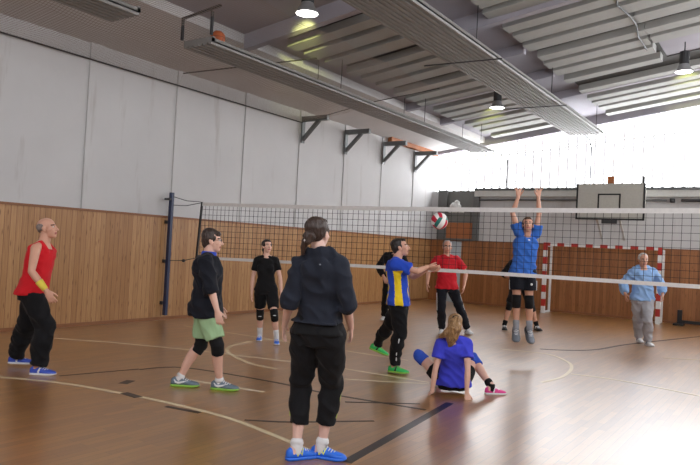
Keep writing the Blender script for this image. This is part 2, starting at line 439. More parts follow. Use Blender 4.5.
line_px([(285, 339.8), (270, 339.6), (255, 340.5), (231.5, 345.8), (228, 352), (242, 360), (257, 365), (277, 369)], .06, m_cream)
line_px([(54, 338), (118.6, 343), (180, 348.8), (235, 355), (286, 361), (340, 368), (429, 382.5)], .05, m_fwhite)
line_px([(-9.2, 8.43), (-4.6, 8.5)], .05, m_fwhite, True)
line_px([(190, 380), (264, 392)], .05, m_fwhite)
line_px([(345, 379), (429, 384)], .04, m_fwhite)
line_px([(346, 462.5), (450, 403)], .085, m_fblack)
line_px([(139, 369.5), (185, 367.7), (273, 382), (327, 393.5), (426, 410)], .045, m_fblack)
line_px([(244.5, 420), (288, 422), (337, 421.5), (374, 421)], .035, m_fblack)
line_px([(166, 406.5), (200, 413)], .05, m_fblack)
line_px([(59, 376), (139, 369)], .035, m_fblack)
line_px([(122, 384), (131, 380.5)], .10, m_fblack); line_px([(124, 393), (139, 397.5)], .09, m_fblack)
line_px([(500, 349), (546, 354), (566, 361), (571.6, 368), (562, 377), (540.6, 382.5)], .05, m_fwhite)
line_px([(571, 374), (620, 380.5), (700, 396)], .05, m_fwhite)
line_px([(664, 358), (720, 361)], .05, m_fwhite)
line_px([(540, 349), (569, 350.3), (597, 349.5), (631, 344), (700, 336.5), (730, 333)], .06, m_fblack)
line_px([(345, 402), (420, 404)], .03, m_fblack)

# ================================================================== THINGS OF THE HALL
# --- steel wall brackets under the roof edge
BR = ['grey steel wall bracket at the end of the ceiling netting', 'grey steel wall bracket, second after the netting ends',
      'grey steel wall bracket just before the orange-brown board', 'grey steel wall bracket closest to the bright end windows']
for i, y in enumerate((12.68, 14.54, 16.5, 18.44)):
    o = empty('mounted_bracket', (XL + .02, y, 4.13), BR[i], 'bracket', 'steel brackets on the white wall')
    bm = bmesh.new(); box(bm, (0, -.05, .44), (.75, .05, .56)); addbm('top_arm', bm, m_steel, o)
    bm = bmesh.new(); beam(bm, (.02, 0, 0), (.5, 0, .46), .08, .08, Vector((0, 1, 0))); addbm('brace', bm, m_steel, o)
    bm = bmesh.new(); box(bm, (-.0, -.06, -.08), (.03, .06, .56)); addbm('wall_plate', bm, m_steel, o)
bm = bmesh.new(); box(bm, (XL + .03, 16.7, 4.74), (XL + .16, 19.76, 4.9))
tag(addbm('mounted_board', bm, m_brown), 'orange-brown wooden board high on the wall in the far corner', 'board')

# --- radiant heating strips hung under the roof
def radiant(y0, y1, x0, x1, z, label, ridges, rods):
    o = empty('radiant_heater', ((x0 + x1) / 2, (y0 + y1) / 2, z), label, 'heating panel', 'ceiling heating panels')
    ox, oy = (x0 + x1) / 2, (y0 + y1) / 2
    bm = bmesh.new(); w = (x1 - x0) / ridges
    prof = []
    for k in range(ridges):
        a = x0 + k * w - ox
        prof += [(a + .0 * w, .0), (a + .12 * w, -.035), (a + .72 * w, -.035), (a + .84 * w, 0)]
    poly = [Vector((a, y0 - oy, b)) for a, b in prof] + [Vector((x1 - ox, y0 - oy, 0)), Vector((x1 - ox, y0 - oy, .015)), Vector((x0 - ox, y0 - oy, .015))]
    prism(bm, poly, (0, y1 - y0, 0)); addbm('ribbed_panel', bm, m_rad, o)
    for xx in (x0, x1 - .02):
        bm = bmesh.new(); box(bm, (xx - ox, y0 - oy, .0), (xx + .02 - ox, y1 - oy, .06)); addbm('side_rail', bm, m_offw if xx == x0 + 99 else m_railg, o)
    for y in rods:
        for xx in (x0 + .03, x1 - .03):
            bm = bmesh.new(); tube(bm, [(xx - ox, y - oy, 0), (xx - ox, y - oy, zc(xx) + .12 - z)], .008, 6); addbm('hanger_rod', bm, m_dsteel, o)
    for y in (y0, y1 - .05):
        bm = bmesh.new(); box(bm, (x0 - ox, y - oy, .015), (x1 - ox, y + .05 - oy, .08)); addbm('header_pipe', bm, m_rad, o)
    return o
radiant(-1.5, 5.72, -8.06, -7.43, 4.58, 'short grey ribbed ceiling heating strip, its end in the top left corner', 6, (1.0, 4.8))
ra = radiant(7.05, 18.15, -8.06, -7.43, 4.58, 'long narrow grey ribbed heating strip hung beside the white wall', 6, (10.5, 14, 17.4))
radiant(2.5, 18.5, -5.32, -4.42, 5.0, 'wide grey ribbed heating strip hung down the middle of the ceiling', 10, (6, 10, 14, 17.8))
# hanging frame at the near end of the narrow strip
fr = empty('hanging_rack', (-7.74, 7.0, 4.66), 'dark thin metal hanging frame at the near end of the narrow heating strip', 'frame')
for p, q in (((-.31, 0, -.0), (-.31, 0, .34)), ((.33, 0, 0), (.33, 0, .36)), ((-.33, 0, .34), (.5, .0, .42))):
    bm = bmesh.new(); beam(bm, p, q, .035, .035, Vector((0, 1, 0))); addbm('frame_bar', bm, m_dsteel, fr)
bm = bmesh.new(); blob(bm, (0, 0, 0), XYZ, (.115,) * 3, 20, 12)
bl = addbm('basketball', bm, m_orange, None, True, (-7.6, 7.32, 4.73)); tag(bl, 'orange-brown ball stuck on top of the narrow heating strip', 'ball')
bm = bmesh.new()
for ax in ((1, 0, 0), (0, 1, 0), (0, 0, 1)):
    a = Vector(ax); s = a.orthogonal().normalized(); t = a.cross(s)
    ring = [(s * math.cos(k / 24 * 2 * PI) + t * math.sin(k / 24 * 2 * PI)) * .1145 for k in range(25)]
    tube(bm, ring, .003, 5)
addbm('seam', bm, m_black, bl)
# pipes going down from the strips in front of the windows
for pts, lab in (([(-7.5, 18.24, 4.62), (-7.5, 19.4, 4.62), (-7.5, 19.6, 4.5), (-7.5, 19.6, 3.66)], 'thin pipe running down the left part of the bright windows'),
                 ([(-5.0, 18.6, 5.04), (-5.0, 19.3, 5.02), (-5.0, 19.6, 4.8), (-5.0, 19.6, 3.66)], 'thin pipe running down the middle of the bright windows')):
    bm = bmesh.new(); tube(bm, pts, .026, 8); tag(addbm('heating_pipe', bm, m_steel, None, True), lab, 'pipe', 'heating pipes at the windows')
bm = bmesh.new(); tube(bm, [(-8.4, YB - .12, 3.3), (-3.0, YB - .12, 3.3)], .03, 10); 
tag(addbm('mounted_pipe', bm, m_steel, None, True), 'long thin grey pipe along the white end wall below the windows', 'pipe')
bm = bmesh.new(); tube(bm, [(-2.6, YB - .13, 3.3), (-1.9, YB - .13, 3.3), (XR, YB - .13, 3.3)], .04, 10); box(bm, (-2.9, YB - .18, 3.25), (-2.8, YB + .04, 3.35))
tag(addbm('mounted_duct', bm, m_dsteel, None, True), 'dark thicker pipe end on the end wall right of the basketball board', 'pipe')

# --- lamps
LP = [((307, 14), 'bell lamp at the top of the photo, above the netting', -.5), ((497, 108), 'bell lamp hanging beside the end of the wide heating strip', -.45), ((684, 72), 'bell lamp hanging highest in the right part of the ceiling', -.45)]
def ceil_pt(u, v, off):
    d = ray(u, v); t = (4.85 + off - .14 * XL - EYE) / (d.z - .14 * d.x); return C0 + d * t
GLOW = [((304, 52), 520), ((488, 133), 420), ((690, 95), 420)]
for ((u, v), lab, off), ((gu, gv), ge) in zip(LP, GLOW):
    p = ceil_pt(u, v, off)
    o = empty('pendant_lamp', p, lab, 'ceiling lamp', 'lit bell lamps')
    bm = bmesh.new()
    for k in range(10):
        a = k / 10 * 2 * PI; c, s = math.cos(a) * .085, math.sin(a) * .085
        beam(bm, (c, s, .16), (c, s, .42), .03, .012, Vector((c, s, 0)))
    tube(bm, [(0, 0, .14), (0, 0, .42)], .082, 14, flat0=True, flat1=True); addbm('ballast_housing', bm, m_dsteel, o)
    bm = bmesh.new()
    prof = [(.088, .16), (.1, .13), (.13, .07), (.168, .02), (.172, .0), (.164, .0), (.125, .065), (.09, .12)]
    rings = [[bm.verts.new((r * math.cos(k / 24 * 2 * PI), r * math.sin(k / 24 * 2 * PI), z)) for k in range(24)] for r, z in prof]
    for a, b in zip(rings, rings[1:]):
        for k in range(24): bm.faces.new((a[k], a[(k + 1) % 24], b[(k + 1) % 24], b[k]))
    addbm('bell_reflector', bm, m_alu, o, True)
    bm = bmesh.new(); blob(bm, (0, 0, .01), XYZ, (.163, .163, .022), 24, 8); addbm('lamp_glass', bm, m_lamp, o, True)
    bm = bmesh.new(); tube(bm, [(0, 0, .42), (0, 0, zc(p.x) + .18 - p.z)], .012, 8); addbm('hanger_stem', bm, m_dsteel, o)
    # added spot outside the bell casts the yellow-green glow on the boards
    g = ceil_pt(gu, gv, .0)
    ld = bpy.data.lights.new('lamp_vent_leak', 'SPOT'); ld.energy = ge; ld.color = (.9, .95, .3); ld.spot_size = math.radians(22); ld.spot_blend = 1; ld.shadow_soft_size = .04
    lo = bpy.data.objects.new('lamp_vent_leak', ld); COL.objects.link(lo)
    src = p + Vector((0, 0, .1)) + (g - p).normalized() * .22
    lo.location = src; lo.rotation_euler = (g - src).to_track_quat('-Z', 'Y').to_euler(); lo.parent = None

# --- ball netting stretched under the roof
bm = bmesh.new()
cols = [(-10.06, 4.54), (-9.4, 4.6), (-8.7, 4.66), (-8.06, 4.88), (-7.43, 4.93), (-6.9, 4.98), (-6.4, 5.04)]
NYS = [1.0 + 11.6 * k / 36 for k in range(37)]
grid = []
for y in NYS:
    row = []
    for i, (x, z) in enumerate(cols):
        sag = 0 if i in (0, 3, 4) else .06 * math.sin((y - 1.1) / 1.935 * PI) ** 2 + .03 * noise.noise((x, y, 0))
        row.append(bm.verts.new((x, y, z - sag)))
    grid.append(row)
for a, b in zip(grid, grid[1:]):
    for i in range(len(cols) - 1): bm.faces.new((a[i], a[i + 1], b[i + 1], b[i]))
pn = addbm('ceiling_netting', bm, netting_mat(), None, True)
tag(pn, 'fine brownish ball netting stretched between white wall and ceiling', 'netting')
bm = bmesh.new(); tube(bm, [(-10.06, 1.0, 4.54), (-10.06, 12.6, 4.54)], .014, 6); tube(bm, [(-10.06, 12.6, 4.54), (-8.06, 12.6, 4.88), (-6.4, 12.6, 5.04)], .01, 6); addbm('edge_rope', bm, m_dsteel, pn)
for a, b, lab in (((-10.05, 8.83, 4.8), (-7.4, 9.6, 5.0), 'steel cable from the wall over the narrow heating strip'), ((-5.7, 10.6, 4.93), (-4.3, 10.75, 4.94), 'steel cable crossing the near part of the wide heating strip'), ((-5.7, 14.5, 4.93), (-4.3, 14.6, 4.94), 'steel cable crossing the far part of the wide heating strip')):
    bm = bmesh.new(); tube(bm, [a, (Vector(a) + Vector(b)) / 2, b], .012, 6); tag(addbm('hanging_cable', bm, m_dsteel), lab, 'cable')
p0 = [ceil_pt(*q, -.03) for q in ((617, 0), (617, 5), (630, 16), (637, 26), (638, 36), (643, 44), (647, 50))]
bm = bmesh.new(); tube(bm, p0, .014, 6); tag(addbm('hanging_power_cable', bm, m_black), 'black power cable looping under the ceiling boards at upper right', 'cable')

# --- volleyball net
NY = 8.8
net = empty('volleyball_net', (-4.64, NY, 0), 'black mesh volleyball net with white tapes across the hall', 'volleyball net')
XA, XB = -9.3, .15
def ztop(x):
    t = (x - XA) / (XB - XA); return 2.245 - .16 * t * (1 - t)
zb_pts = [(-9.4, 1.235), (-6.5, 1.285), (-3.7, 1.325), (-1, 1.335), (.2, 1.335)]
def zbot(x):
    for (a, za), (b, zb) in zip(zb_pts, zb_pts[1:]):
        if x <= b: return za + (zb - za) * (x - a) / (b - a)
    return zb_pts[-1][1]
bm = bmesh.new(); n = 94; TH = .0024
for i in range(n + 1):
    x = XA + (XB - XA) * i / n
    beam(bm, (x + 4.64, 0, zbot(x)), (x + 4.64, 0, ztop(x)), TH * 2, TH * 2, Vector((0, 1, 0)))
for j in range(1, 10):
    for i in range(0, n, 6):
        a = XA + (XB - XA) * i / n; b = XA + (XB - XA) * min(n, i + 6) / n
        f = lambda x: zbot(x) + (ztop(x) - zbot(x)) * j / 10
        beam(bm, (a + 4.64, 0, f(a)), (b + 4.64, 0, f(b)), TH * 2, TH * 2, Vector((0, 1, 0)))
addbm('mesh', bm, m_thread, net)
def tape(name, fz, h, mat):
    bm = bmesh.new(); k = 24
    for i in range(k):
        a = XA + (XB - XA) * i / k; b = XA + (XB - XA) * (i + 1) / k
        prism(bm, [Vector((a + 4.64, -.006, fz(a) - h / 2)), Vector((a + 4.64, .006, fz(a) - h / 2)), Vector((a + 4.64, .006, fz(a) + h / 2)), Vector((a + 4.64, -.006, fz(a) + h / 2))], (b - a, 0, fz(b) - fz(a)))
    bmesh.ops.remove_doubles(bm, verts=bm.verts[:], dist=1e-4)
    addbm(name, bm, mat, net)
tape('top_tape', ztop, .062, m_tape); tape('bottom_tape', zbot, .05, m_tape)
bm = bmesh.new(); beam(bm, (XA + 4.64 - .07, 0, zbot(XA) - .02), (XA + 4.64, 0, ztop(XA) + .04), .035, .03, Vector((0, 1, 0))); addbm('side_batten', bm, m_black, net)
post = Vector((XL + .1, 8.67, 0))
for z0, z1, zz in ((ztop(XA) + .02, 2.21, 'rope'), (ztop(XA) + .04, 2.37, 'rope'), (zbot(XA), 1.15, 'rope')):
    bm = bmesh.new(); q0 = Vector((XA + 4.64 - .04, 0, z0)); q1 = Vector((post.x + 4.64 + .055, post.y - NY, z1))
    tube(bm, [q0, (q0 + q1) / 2 + Vector((0, 0, -.03)), q1], .007, 6)
    if z1 < 1.5: blob(bm, (q0 + q1) / 2 + Vector((0, 0, -.03)), XYZ, (.045, .025, .03), 8, 6)
    addbm('rope', bm, m_dsteel, net)
po = empty('mounted_net_post', post, 'dark blue net post fixed to the wood-panelled wall', 'net post')
bm = bmesh.new(); beam(bm, (0, 0, .1), (0, 0, 2.45), .075, .06, Vector((0, 1, 0))); addbm('pole', bm, m_blue, po)
bm = bmesh.new(); box(bm, (-.1, -.09, 2.3), (.05, -.05, 2.34)); tube(bm, [(0, -.05, 2.32), (0, -.14, 2.32)], .014, 8); addbm('tension_hook', bm, m_dsteel, po)
for z in (.3, 1.1, 1.85):
    bm = bmesh.new(); box(bm, (-.1, -.06, z), (-.03, .06, z + .06)); addbm('wall_clamp', bm, m_dsteel, po)

# --- handball goal
GX0, GX1, GY = -6.0, -2.98, 19.0
go = empty('handball_goal', ((GX0 + GX1) / 2, GY, 0), 'red and white striped handball goal in front of the end wall', 'goal')
gx = (GX1 - GX0) / 2
def striped(name, p, q, w):
    bm = bmesh.new(); p, q = Vector(p), Vector(q); L = (q - p).length; k = max(1, round(L / .2)); t = (q - p) / k
    for i in range(k): beam(bm, p + t * i, p + t * (i + 1), w, w, Vector((0, 1, 0)), (i % 2))
    addbm(name, bm, [m_red, m_white], go)
striped('goal_post', (-gx, 0, 2.0), (-gx, 0, 0), .1); striped('goal_post', (gx, 0, 2.0), (gx, 0, 0), .1)
striped('crossbar', (-gx - .05, 0, 1.97), (gx + .05, 0, 1.97), .09)
for sx in (-1, 1):
    bm = bmesh.new(); beam(bm, (sx * gx, .55, 0), (sx * gx, .55, 1.95), .055, .055, Vector((0, 1, 0))); addbm('rear_upright', bm, m_white, go)
    bm = bmesh.new(); beam(bm, (sx * gx, .05, 1.93), (sx * gx, .57, 1.93), .05, .05); addbm('top_arm', bm, m_white, go)
    bm = bmesh.new(); beam(bm, (sx * gx, .05, .03), (sx * gx, .57, .03), .05, .05); addbm('floor_runner', bm, m_white, go)

# --- basketball backboard on the end wall
bb = empty('mounted_basketball_backboard', (-4.3, 19.0, 2.7), 'grey basketball backboard with black border high on the end wall', 'backboard')
bm = bmesh.new(); box(bm, (-.9, 0, 0), (.9, .04, 1.0)); addbm('board', bm, plain('backboard_grey', (178, 176, 168), .6), bb)
bm = bmesh.new()
for lo, hi in (((-.9, -.012, 0), (-.855, 0, 1.0)), ((.85, -.012, 0), (.9, 0, 1.0)), ((-.9, -.012, 0), (.9, 0, .045))): box(bm, lo, hi)
addbm('black_border', bm, m_black, bb)
bm = bmesh.new()
for lo, hi in (((-.32, -.012, .25), (-.28, 0, .72)), ((.24, -.012, .25), (.28, 0, .72)), ((-.32, -.012, .68), (.28, 0, .72)), ((-.32, -.012, .25), (.28, 0, .29))): box(bm, lo, hi)
addbm('target_square', bm, m_black, bb)
bm = bmesh.new(); box(bm, (-.1, .04, .9), (.08, .12, 1.2)); addbm('wooden_block', bm, m_brown, bb)
bm = bmesh.new(); box(bm, (.8, .04, .9), (.86, .1, 1.2)); addbm('side_stub', bm, m_dsteel, bb)
for sx in (-.35, .25):
    bm = bmesh.new(); beam(bm, (sx, .04, .3), (sx, YB - 19.0 + .05, .3), .06, .06); beam(bm, (sx, .04, .1), (sx, YB - 19.0 + .05, -.5), .05, .05); addbm('wall_arm', bm, m_offw, bb)
bm = bmesh.new(); box(bm, (-.2, .0, -.1), (.2, .06, .02)); addbm('rim_bracket', bm, m_dsteel, bb)

# --- low dark stand at the foot of the end wall
ls = empty('floor_stand', (-2.5, 19.35, 0), 'low dark metal stand on the floor by the end wall', 'stand')
for nm, lo, hi in (('upright', (-.06, -.04, 0), (.05, .04, .4)), ('long_bar', (.0, -.05, .06), (1.5, .05, .14)), ('foot', (-.14, -.2, 0), (.1, .2, .05)), ('foot', (1.3, -.2, 0), (1.42, .2, .06))):
    bm = bmesh.new(); box(bm, lo, hi); addbm(nm, bm, m_black, ls)

# --- ball in flight
bc = C0 + ray(439.4, 221) * (8.25 / ray(439.4, 221).dot(HF))
bm = bmesh.new(); bmesh.ops.create_cube(bm, size=2.0); bmesh.ops.subdivide_edges(bm, edges=bm.edges[:], cuts=11, use_grid_fill=True)
for f in bm.faces:
    c = f.calc_center_median(); ax = max(range(3), key=lambda i: abs(c[i])); o1 = (ax + (1 if c[ax] > 0 else 2)) % 3
    s = min(2, int((c[o1] + 1) / 2 * 3))
    f.material_index = (0, 1, 0)[s] if ax == 0 else ((2, 0, 1)[s] if ax == 1 else (1, 0, 2)[s])
for v in bm.verts: v.co = v.co.normalized() * .105
ball = addbm('volleyball', bm, [plain('ball_white', (232, 230, 226), .5), plain('ball_red', (190, 30, 60), .5), plain('ball_green', (20, 110, 100), .5)], None, True, bc)
ball.rotation_euler = (.5, .35, math.radians(56))
tag(ball, 'white, red and green volleyball in the air at the net', 'ball')
# ================================================================== PEOPLE
SK = {'fair': skin('skin_fair', (222, 180, 160)), 'tan': skin('skin_tan', (208, 160, 136)), 'pale': skin('skin_pale', (230, 194, 180))}
m_eyew = plain('eye_white', (225, 222, 218), .3); m_iris = plain('iris_dark', (40, 34, 32), .3); m_lip = plain('lips', (176, 104, 98), .5)
m_brow = plain('brow_hair', (62, 48, 40), .8)

def ik(a, t, l1, l2, hint):
    v = t - a; d = v.length; mx = l1 + l2 - .004
    if d > mx: t = a + v * (mx / d); d = mx
    mn = abs(l1 - l2) + .02
    if d < mn: t = a + v * (mn / d); d = mn
    u = (t - a).normalized()
    x = (l1 * l1 - l2 * l2 + d * d) / (2 * d); h = math.sqrt(max(0, l1 * l1 - x * x))
    n = hint - a; n = n - u * n.dot(u)
    if n.length < 1e-4: n = u.orthogonal()
    return a + u * x + n.normalized() * h, t

TORSO_M = [(-.19, .085, .07, 0), (-.10, .150, .105, -.008), (0, .168, .118, -.012), (.15, .160, .112, -.002), (.35, .150, .106, .006), (.55, .158, .114, .004), (.74, .172, .12, -.004), (.87, .160, .105, -.008), (.95, .112, .086, -.008), (1.03, .062, .064, -.004)]
TORSO_F = [(-.19, .085, .07, 0), (-.10, .152, .105, -.010), (0, .168, .118, -.014), (.15, .152, .105, -.002), (.36, .126, .090, .006), (.55, .136, .10, .004), (.74, .148, .104, -.004), (.87, .138, .092, -.008), (.95, .09, .07, -.008), (1.03, .050, .052, -.004)]

class Person:
    def __init__(self, label, floor_px, H, group=None, fem=False, depth=None, sk='fair', vox=.006, girth=1.0):
        s = self.s = H / 1.75; self.fem = fem; self.vox = vox; self.g = girth; self.sk = sk; self.label = label
        self.base = on_floor(*floor_px); self.D = self.base.dot(HF) if depth is None else depth
        if depth is not None:
            p = C0 + ray(*floor_px) * (depth / ray(*floor_px).dot(HF)); self.base = Vector((p.x, p.y, 0))
        self.tors = TORSO_F if fem else TORSO_M
        self.hw, self.sw = .088 * s, (.146 if fem else .166) * s * (girth ** .5)
        self.ua, self.fa, self.th, self.sh, self.ank = .295 * s, .262 * s, .435 * s, .425 * s, .088 * s
    def P(self, u, v, dz=0):
        d = ray(u, v); return C0 + d * ((self.D + dz) / d.dot(HF))
    def pose(self, pelvis, neck, head, fp, fs, fh, arms, legs, head_up=0, raise_sh=(0, 0), tilt=0):
        """pelvis/neck/head: (u, v, dz); f*: heading in degrees (0 away, 90 to the right); arms/legs keyed 'L','R'"""
        s = self.s
        self.pel = self.P(*pelvis); self.nek = self.P(*neck); hd = self.P(*head)
        L = (self.nek - self.pel).length; want = .54 * s
        self.nek = hd + (self.nek - hd).normalized() * (.168 * s)          # the body hangs from the head: head, neck, pelvis
        self.pel = self.nek + (self.pel - self.nek).normalized() * want
        self.spd = (self.nek - self.pel).normalized(); self.L = want
        self.fp, self.fs = heading(fp), heading(fs)
        self.rp = self.fp.cross(UP).normalized(); self.rs = self.fs.cross(UP); self.rs = (self.rs - self.spd * self.rs.dot(self.spd)).normalized()
        self.fsd = self.spd.cross(self.rs) * 1.0
        if self.fsd.dot(self.fs) < 0: self.fsd = -self.fsd
        # head
        self.hd = hd
        hf = heading(fh); self.hr = hf.cross(UP).normalized(); a = math.radians(head_up); self.hf = (hf * math.cos(a) + UP * math.sin(a)).normalized()
        self.hr = (self.hr * math.cos(math.radians(tilt)) + UP * math.sin(math.radians(tilt))).normalized()
        self.hu = self.hr.cross(self.hf).normalized()
        self.hip, self.knee, self.ankle, self.foot, self.shd, self.elb, self.wri, self.hand = ({} for _ in range(8))
        warn = []
        for k, sg in (('L', -1), ('R', 1)):
            self.hip[k] = self.pel + self.rp * (sg * self.hw) - UP * .01
            g = legs[k]
            if 'floor' in g:
                lift = g.get('lift', 0); ft = on_floor(*g['floor']); an = ft + UP * (self.ank + lift)
            else: an = self.P(*g['px'])
            kh = self.P(*g['knee']) if 'knee' in g else (self.hip[k] + an) / 2 + heading(g.get('yaw', fp))
            d0 = (an - self.hip[k]).length
            if d0 > self.th + self.sh - .003: warn.append('%s leg short by %.2f' % (k, d0 - self.th - self.sh))
            self.knee[k], self.ankle[k] = ik(self.hip[k], an, self.th, self.sh, kh)
            self.foot[k] = (heading(g.get('yaw', fp)), g.get('pitch', 0))
            rs = raise_sh[0 if k == 'L' else 1]
            self.shd[k] = self.nek - self.spd * (.062 * s - rs) + self.rs * (sg * (self.sw - rs * .35)) - self.fsd * .01
            g = arms[k]
            w = self.P(*g['wrist']); d0 = (w - self.shd[k]).length
            if d0 > self.ua + self.fa: warn.append('%s arm short by %.2f' % (k, d0 - self.ua - self.fa))
            self.elb[k], self.wri[k] = ik(self.shd[k], w, self.ua, self.fa, self.P(*g['elbow']))
            fd = (self.wri[k] - self.elb[k]).normalized()
            dr = Vector(g['dir']).normalized() if 'dir' in g else (fd * .8 - UP * .2).normalized()
            pn = Vector(g['palm']) if 'palm' in g else -self.rs * sg
            pn = (pn - dr * pn.dot(dr)).normalized()
            self.hand[k] = (dr, pn, g.get('curl', .45), g.get('spread', .35), sg)
        print(self.label[:40], 'D=%.2f torso %.2f want %.2f pelvis z %.2f' % (self.D, L, want, self.pel.z), [round((self.wri[k] - self.shd[k]).length / (self.ua + self.fa), 2) for k in 'LR'], [round((self.ankle[k] - self.hip[k]).length / (self.th + self.sh), 2) for k in 'LR'], warn)
    # ---- sections shared by body and clothes
    def spine(self, t):
        f = (self.fp * (1 - min(1, max(0, t))) + self.fsd * min(1, max(0, t))).normalized()
        r = (self.rp * (1 - min(1, max(0, t))) + self.rs * min(1, max(0, t))).normalized()
        down = self.spd if t > 0 else (self.spd * .5 + UP * .5).normalized()
        c = self.pel + down * (self.L * t)
        return c, r, f
    def torso(self, bm, infl=0, t0=-.19, t1=1.03, flare=0, squeeze=1.0, seg=20, girth=1, wmin=.158, dmin=.108):
        rows = [q for q in self.tors if t0 < q[0] < t1]
        def at(t):
            T = self.tors
            for a, b in zip(T, T[1:]):
                if a[0] <= t <= b[0]:
                    w = (t - a[0]) / (b[0] - a[0]); return tuple(x + (y - x) * w for x, y in zip(a, b))
            return T[0] if t < T[0][0] else T[-1]
        rows = [(t0,) + at(t0)[1:]] + rows + [(t1,) + at(t1)[1:]]
        rings = []
        for (t, w, d, off) in rows:
            c, r, f = self.spine(t); c = c + f * (off * self.s)
            fl = flare * max(0, (.4 - t) / .5)
            if infl and t < .14: w = max(w, wmin); d = max(d, dmin)
            w = (w * self.s * self.g * girth + infl + fl) * (squeeze if t > .6 else 1); d = d * self.s * self.g * girth + infl + fl
            ring = []
            for k in range(seg):
                a = 2 * PI * k / seg; ca, sa = math.cos(a), math.sin(a); e = .86
                ring.append(bm.verts.new(c + r * (w * math.copysign(abs(ca) ** e, ca)) + f * (d * math.copysign(abs(sa) ** e, sa))))
            rings.append(ring)
        for a, b in zip(rings, rings[1:]):
            for k in range(seg): bm.faces.new((a[k], a[(k + 1) % seg], b[(k + 1) % seg], b[k]))
        bm.faces.new(rings[0][::-1]); bm.faces.new(rings[-1])
    def bust(self, bm, infl):
        if not self.fem: return
        for sg in (-1, 1):
            c, r, f = self.spine(.64); blob(bm, c + r * (sg * .068 * self.s) + f * (.075 * self.s), (r, f, self.spd), [q * self.s + infl for q in (.066, .044, .066)])
    def leg_pts(self, k, upto):
        """(points, body radii) from hip to fraction upto (1 knee, 2 ankle)"""
        s = self.s; h, kn, an = self.hip[k], self.knee[k], self.ankle[k]
        back = (kn - (h + an) / 2); back = back - (an - h).normalized() * back.dot((an - h).normalized())
        back = -(back.normalized() if back.length > .01 else self.fp)
        T = [(0, .083), (.3, .079), (.65, .066), (.9, .056), (1.0, .054), (1.12, .051), (1.35, .056), (1.6, .046), (1.85, .036), (2.0, .036)]
        g = self.g ** .7
        out = []
        for a, r in T:
            if a > upto + 1e-6: break
            out.append((a, r))
        if out[-1][0] < upto - 1e-3:
            for (a, ra), (b, rb) in zip(T, T[1:]):
                if a <= upto <= b: out.append((upto, ra + (rb - ra) * (upto - a) / (b - a))); break
        P = []; Rr = []
        for a, r in out:
            p = h.lerp(kn, a) if a <= 1 else kn.lerp(an, a - 1)
            if 1.1 < a < 1.7: p = p + back * (.014 * s)
            P.append(p); Rr.append(r * s * g)
        return P, Rr, [a for a, _ in out]
    def arm_pts(self, k, upto):
        s = self.s * (.88 if self.fem else 1) * self.g ** .6
        T = [(0, .056), (.25, .050), (.6, .045), (.93, .038), (1.0, .037), (1.08, .038), (1.3, .040), (1.6, .034), (1.9, .027), (2.0, .026)]
        out = [q for q in T if q[0] <= upto + 1e-6]
        if out[-1][0] < upto - 1e-3:
            for (a, ra), (b, rb) in zip(T, T[1:]):
                if a <= upto <= b: out.append((upto, ra + (rb - ra) * (upto - a) / (b - a))); break
        S, E, W = self.shd[k], self.elb[k], self.wri[k]
        return [S.lerp(E, a) if a <= 1 else E.lerp(W, a - 1) for a, _ in out], [r * s for _, r in out], [a for a, _ in out]
    # ---- body
    def head_bm(self, bm):
        s = self.s * (.95 if self.fem else 1); c, r, f, u = self.hd, self.hr, self.hf, self.hu
        def at(x, y, z): return c + (r * x + f * y + u * z) * s
        A = (r, f, u)
        def B(x, y, z, rx, ry, rz, seg=16, rg=10): blob(bm, at(x, y, z), A, (rx * s, ry * s, rz * s), seg, rg)
        B(0, -.012, .038, .075, .096, .083, 20, 12); B(0, .03, -.025, .061, .066, .088, 18, 12)
        B(0, .052, -.092, .034, .034, .026); B(0, .02, -.07, .052, .05, .04)
        for sg in (-1, 1):
            B(sg * .042, .055, -.026, .022, .025, .02)                # cheek bones
            B(sg * .077, -.006, -.012, .011, .022, .033); B(sg * .081, -.016, .0, .008, .016, .022)   # ears
            tube(bm, [at(sg * .012, .083, .024), at(sg * .042, .074, .024)], [.011 * s, .008 * s], 8)
        tube(bm, [at(0, .088, .016), at(0, .102, -.012), at(0, .112, -.033)], [.009 * s, .011 * s, .013 * s], 10)
        for sg in (-1, 1): B(sg * .013, .097, -.036, .009, .011, .008, 8, 6)
        B(0, .082, -.064, .024, .012, .008, 12, 6); B(0, .081, -.075, .019, .012, .007, 12, 6)
        tube(bm, [self.nek - self.spd * (.03 * s), self.nek.lerp(at(0, -.022, -.06), .5), at(0, -.02, -.045)], [.067 * s * (.85 if self.fem else 1.0), .060 * s * (.86 if self.fem else 1), .057 * s * (.88 if self.fem else 1)], 16)
    def hand_bm(self, bm, k):
        s = self.s * (.92 if self.fem else 1); dr, pn, curl, spread, sg = self.hand[k]; w = self.wri[k]
        th = dr.cross(pn) * sg                          # thumb side
        if k == 'L': pass
        def at(x, y, z): return w + (th * x + dr * y + pn * z) * s
        tube(bm, [self.wri[k] - dr * (.02 * s), at(0, .02, 0), at(0, .05, .002), at(0, .085, .003)], [(.026 * s, .020 * s), (.032 * s, .018 * s), (.040 * s, .016 * s), (.040 * s, .013 * s)], 14, side=th)
        for i, (x, ln) in enumerate(((.031, .074), (.0105, .083), (-.0105, .077), (-.030, .060))):
            p = at(x, .083, .002); a = -x * 9 * spread; d = (dr * math.cos(a * .9) - th * math.sin(a)).normalized(); cu = curl * (.75 + .12 * i)
            pts = [at(x * .9, .06, .002), p]; rr = [.0095 * s, .0098 * s]; ang = cu * .35
            for seg_l, r in ((.46, .0092), (.3, .0086), (.24, .0075)):
                dd = (d * math.cos(ang) + pn * math.sin(ang)).normalized(); p = p + dd * (ln * seg_l * s); pts.append(p); rr.append(r * s); ang += cu * .7
            tube(bm, pts, rr, 8)
        a = .75 - .25 * curl
        p = at(.026, .025, .006); pts = [at(.012, .012, .004), p]; rr = [.014 * s, .0145 * s]
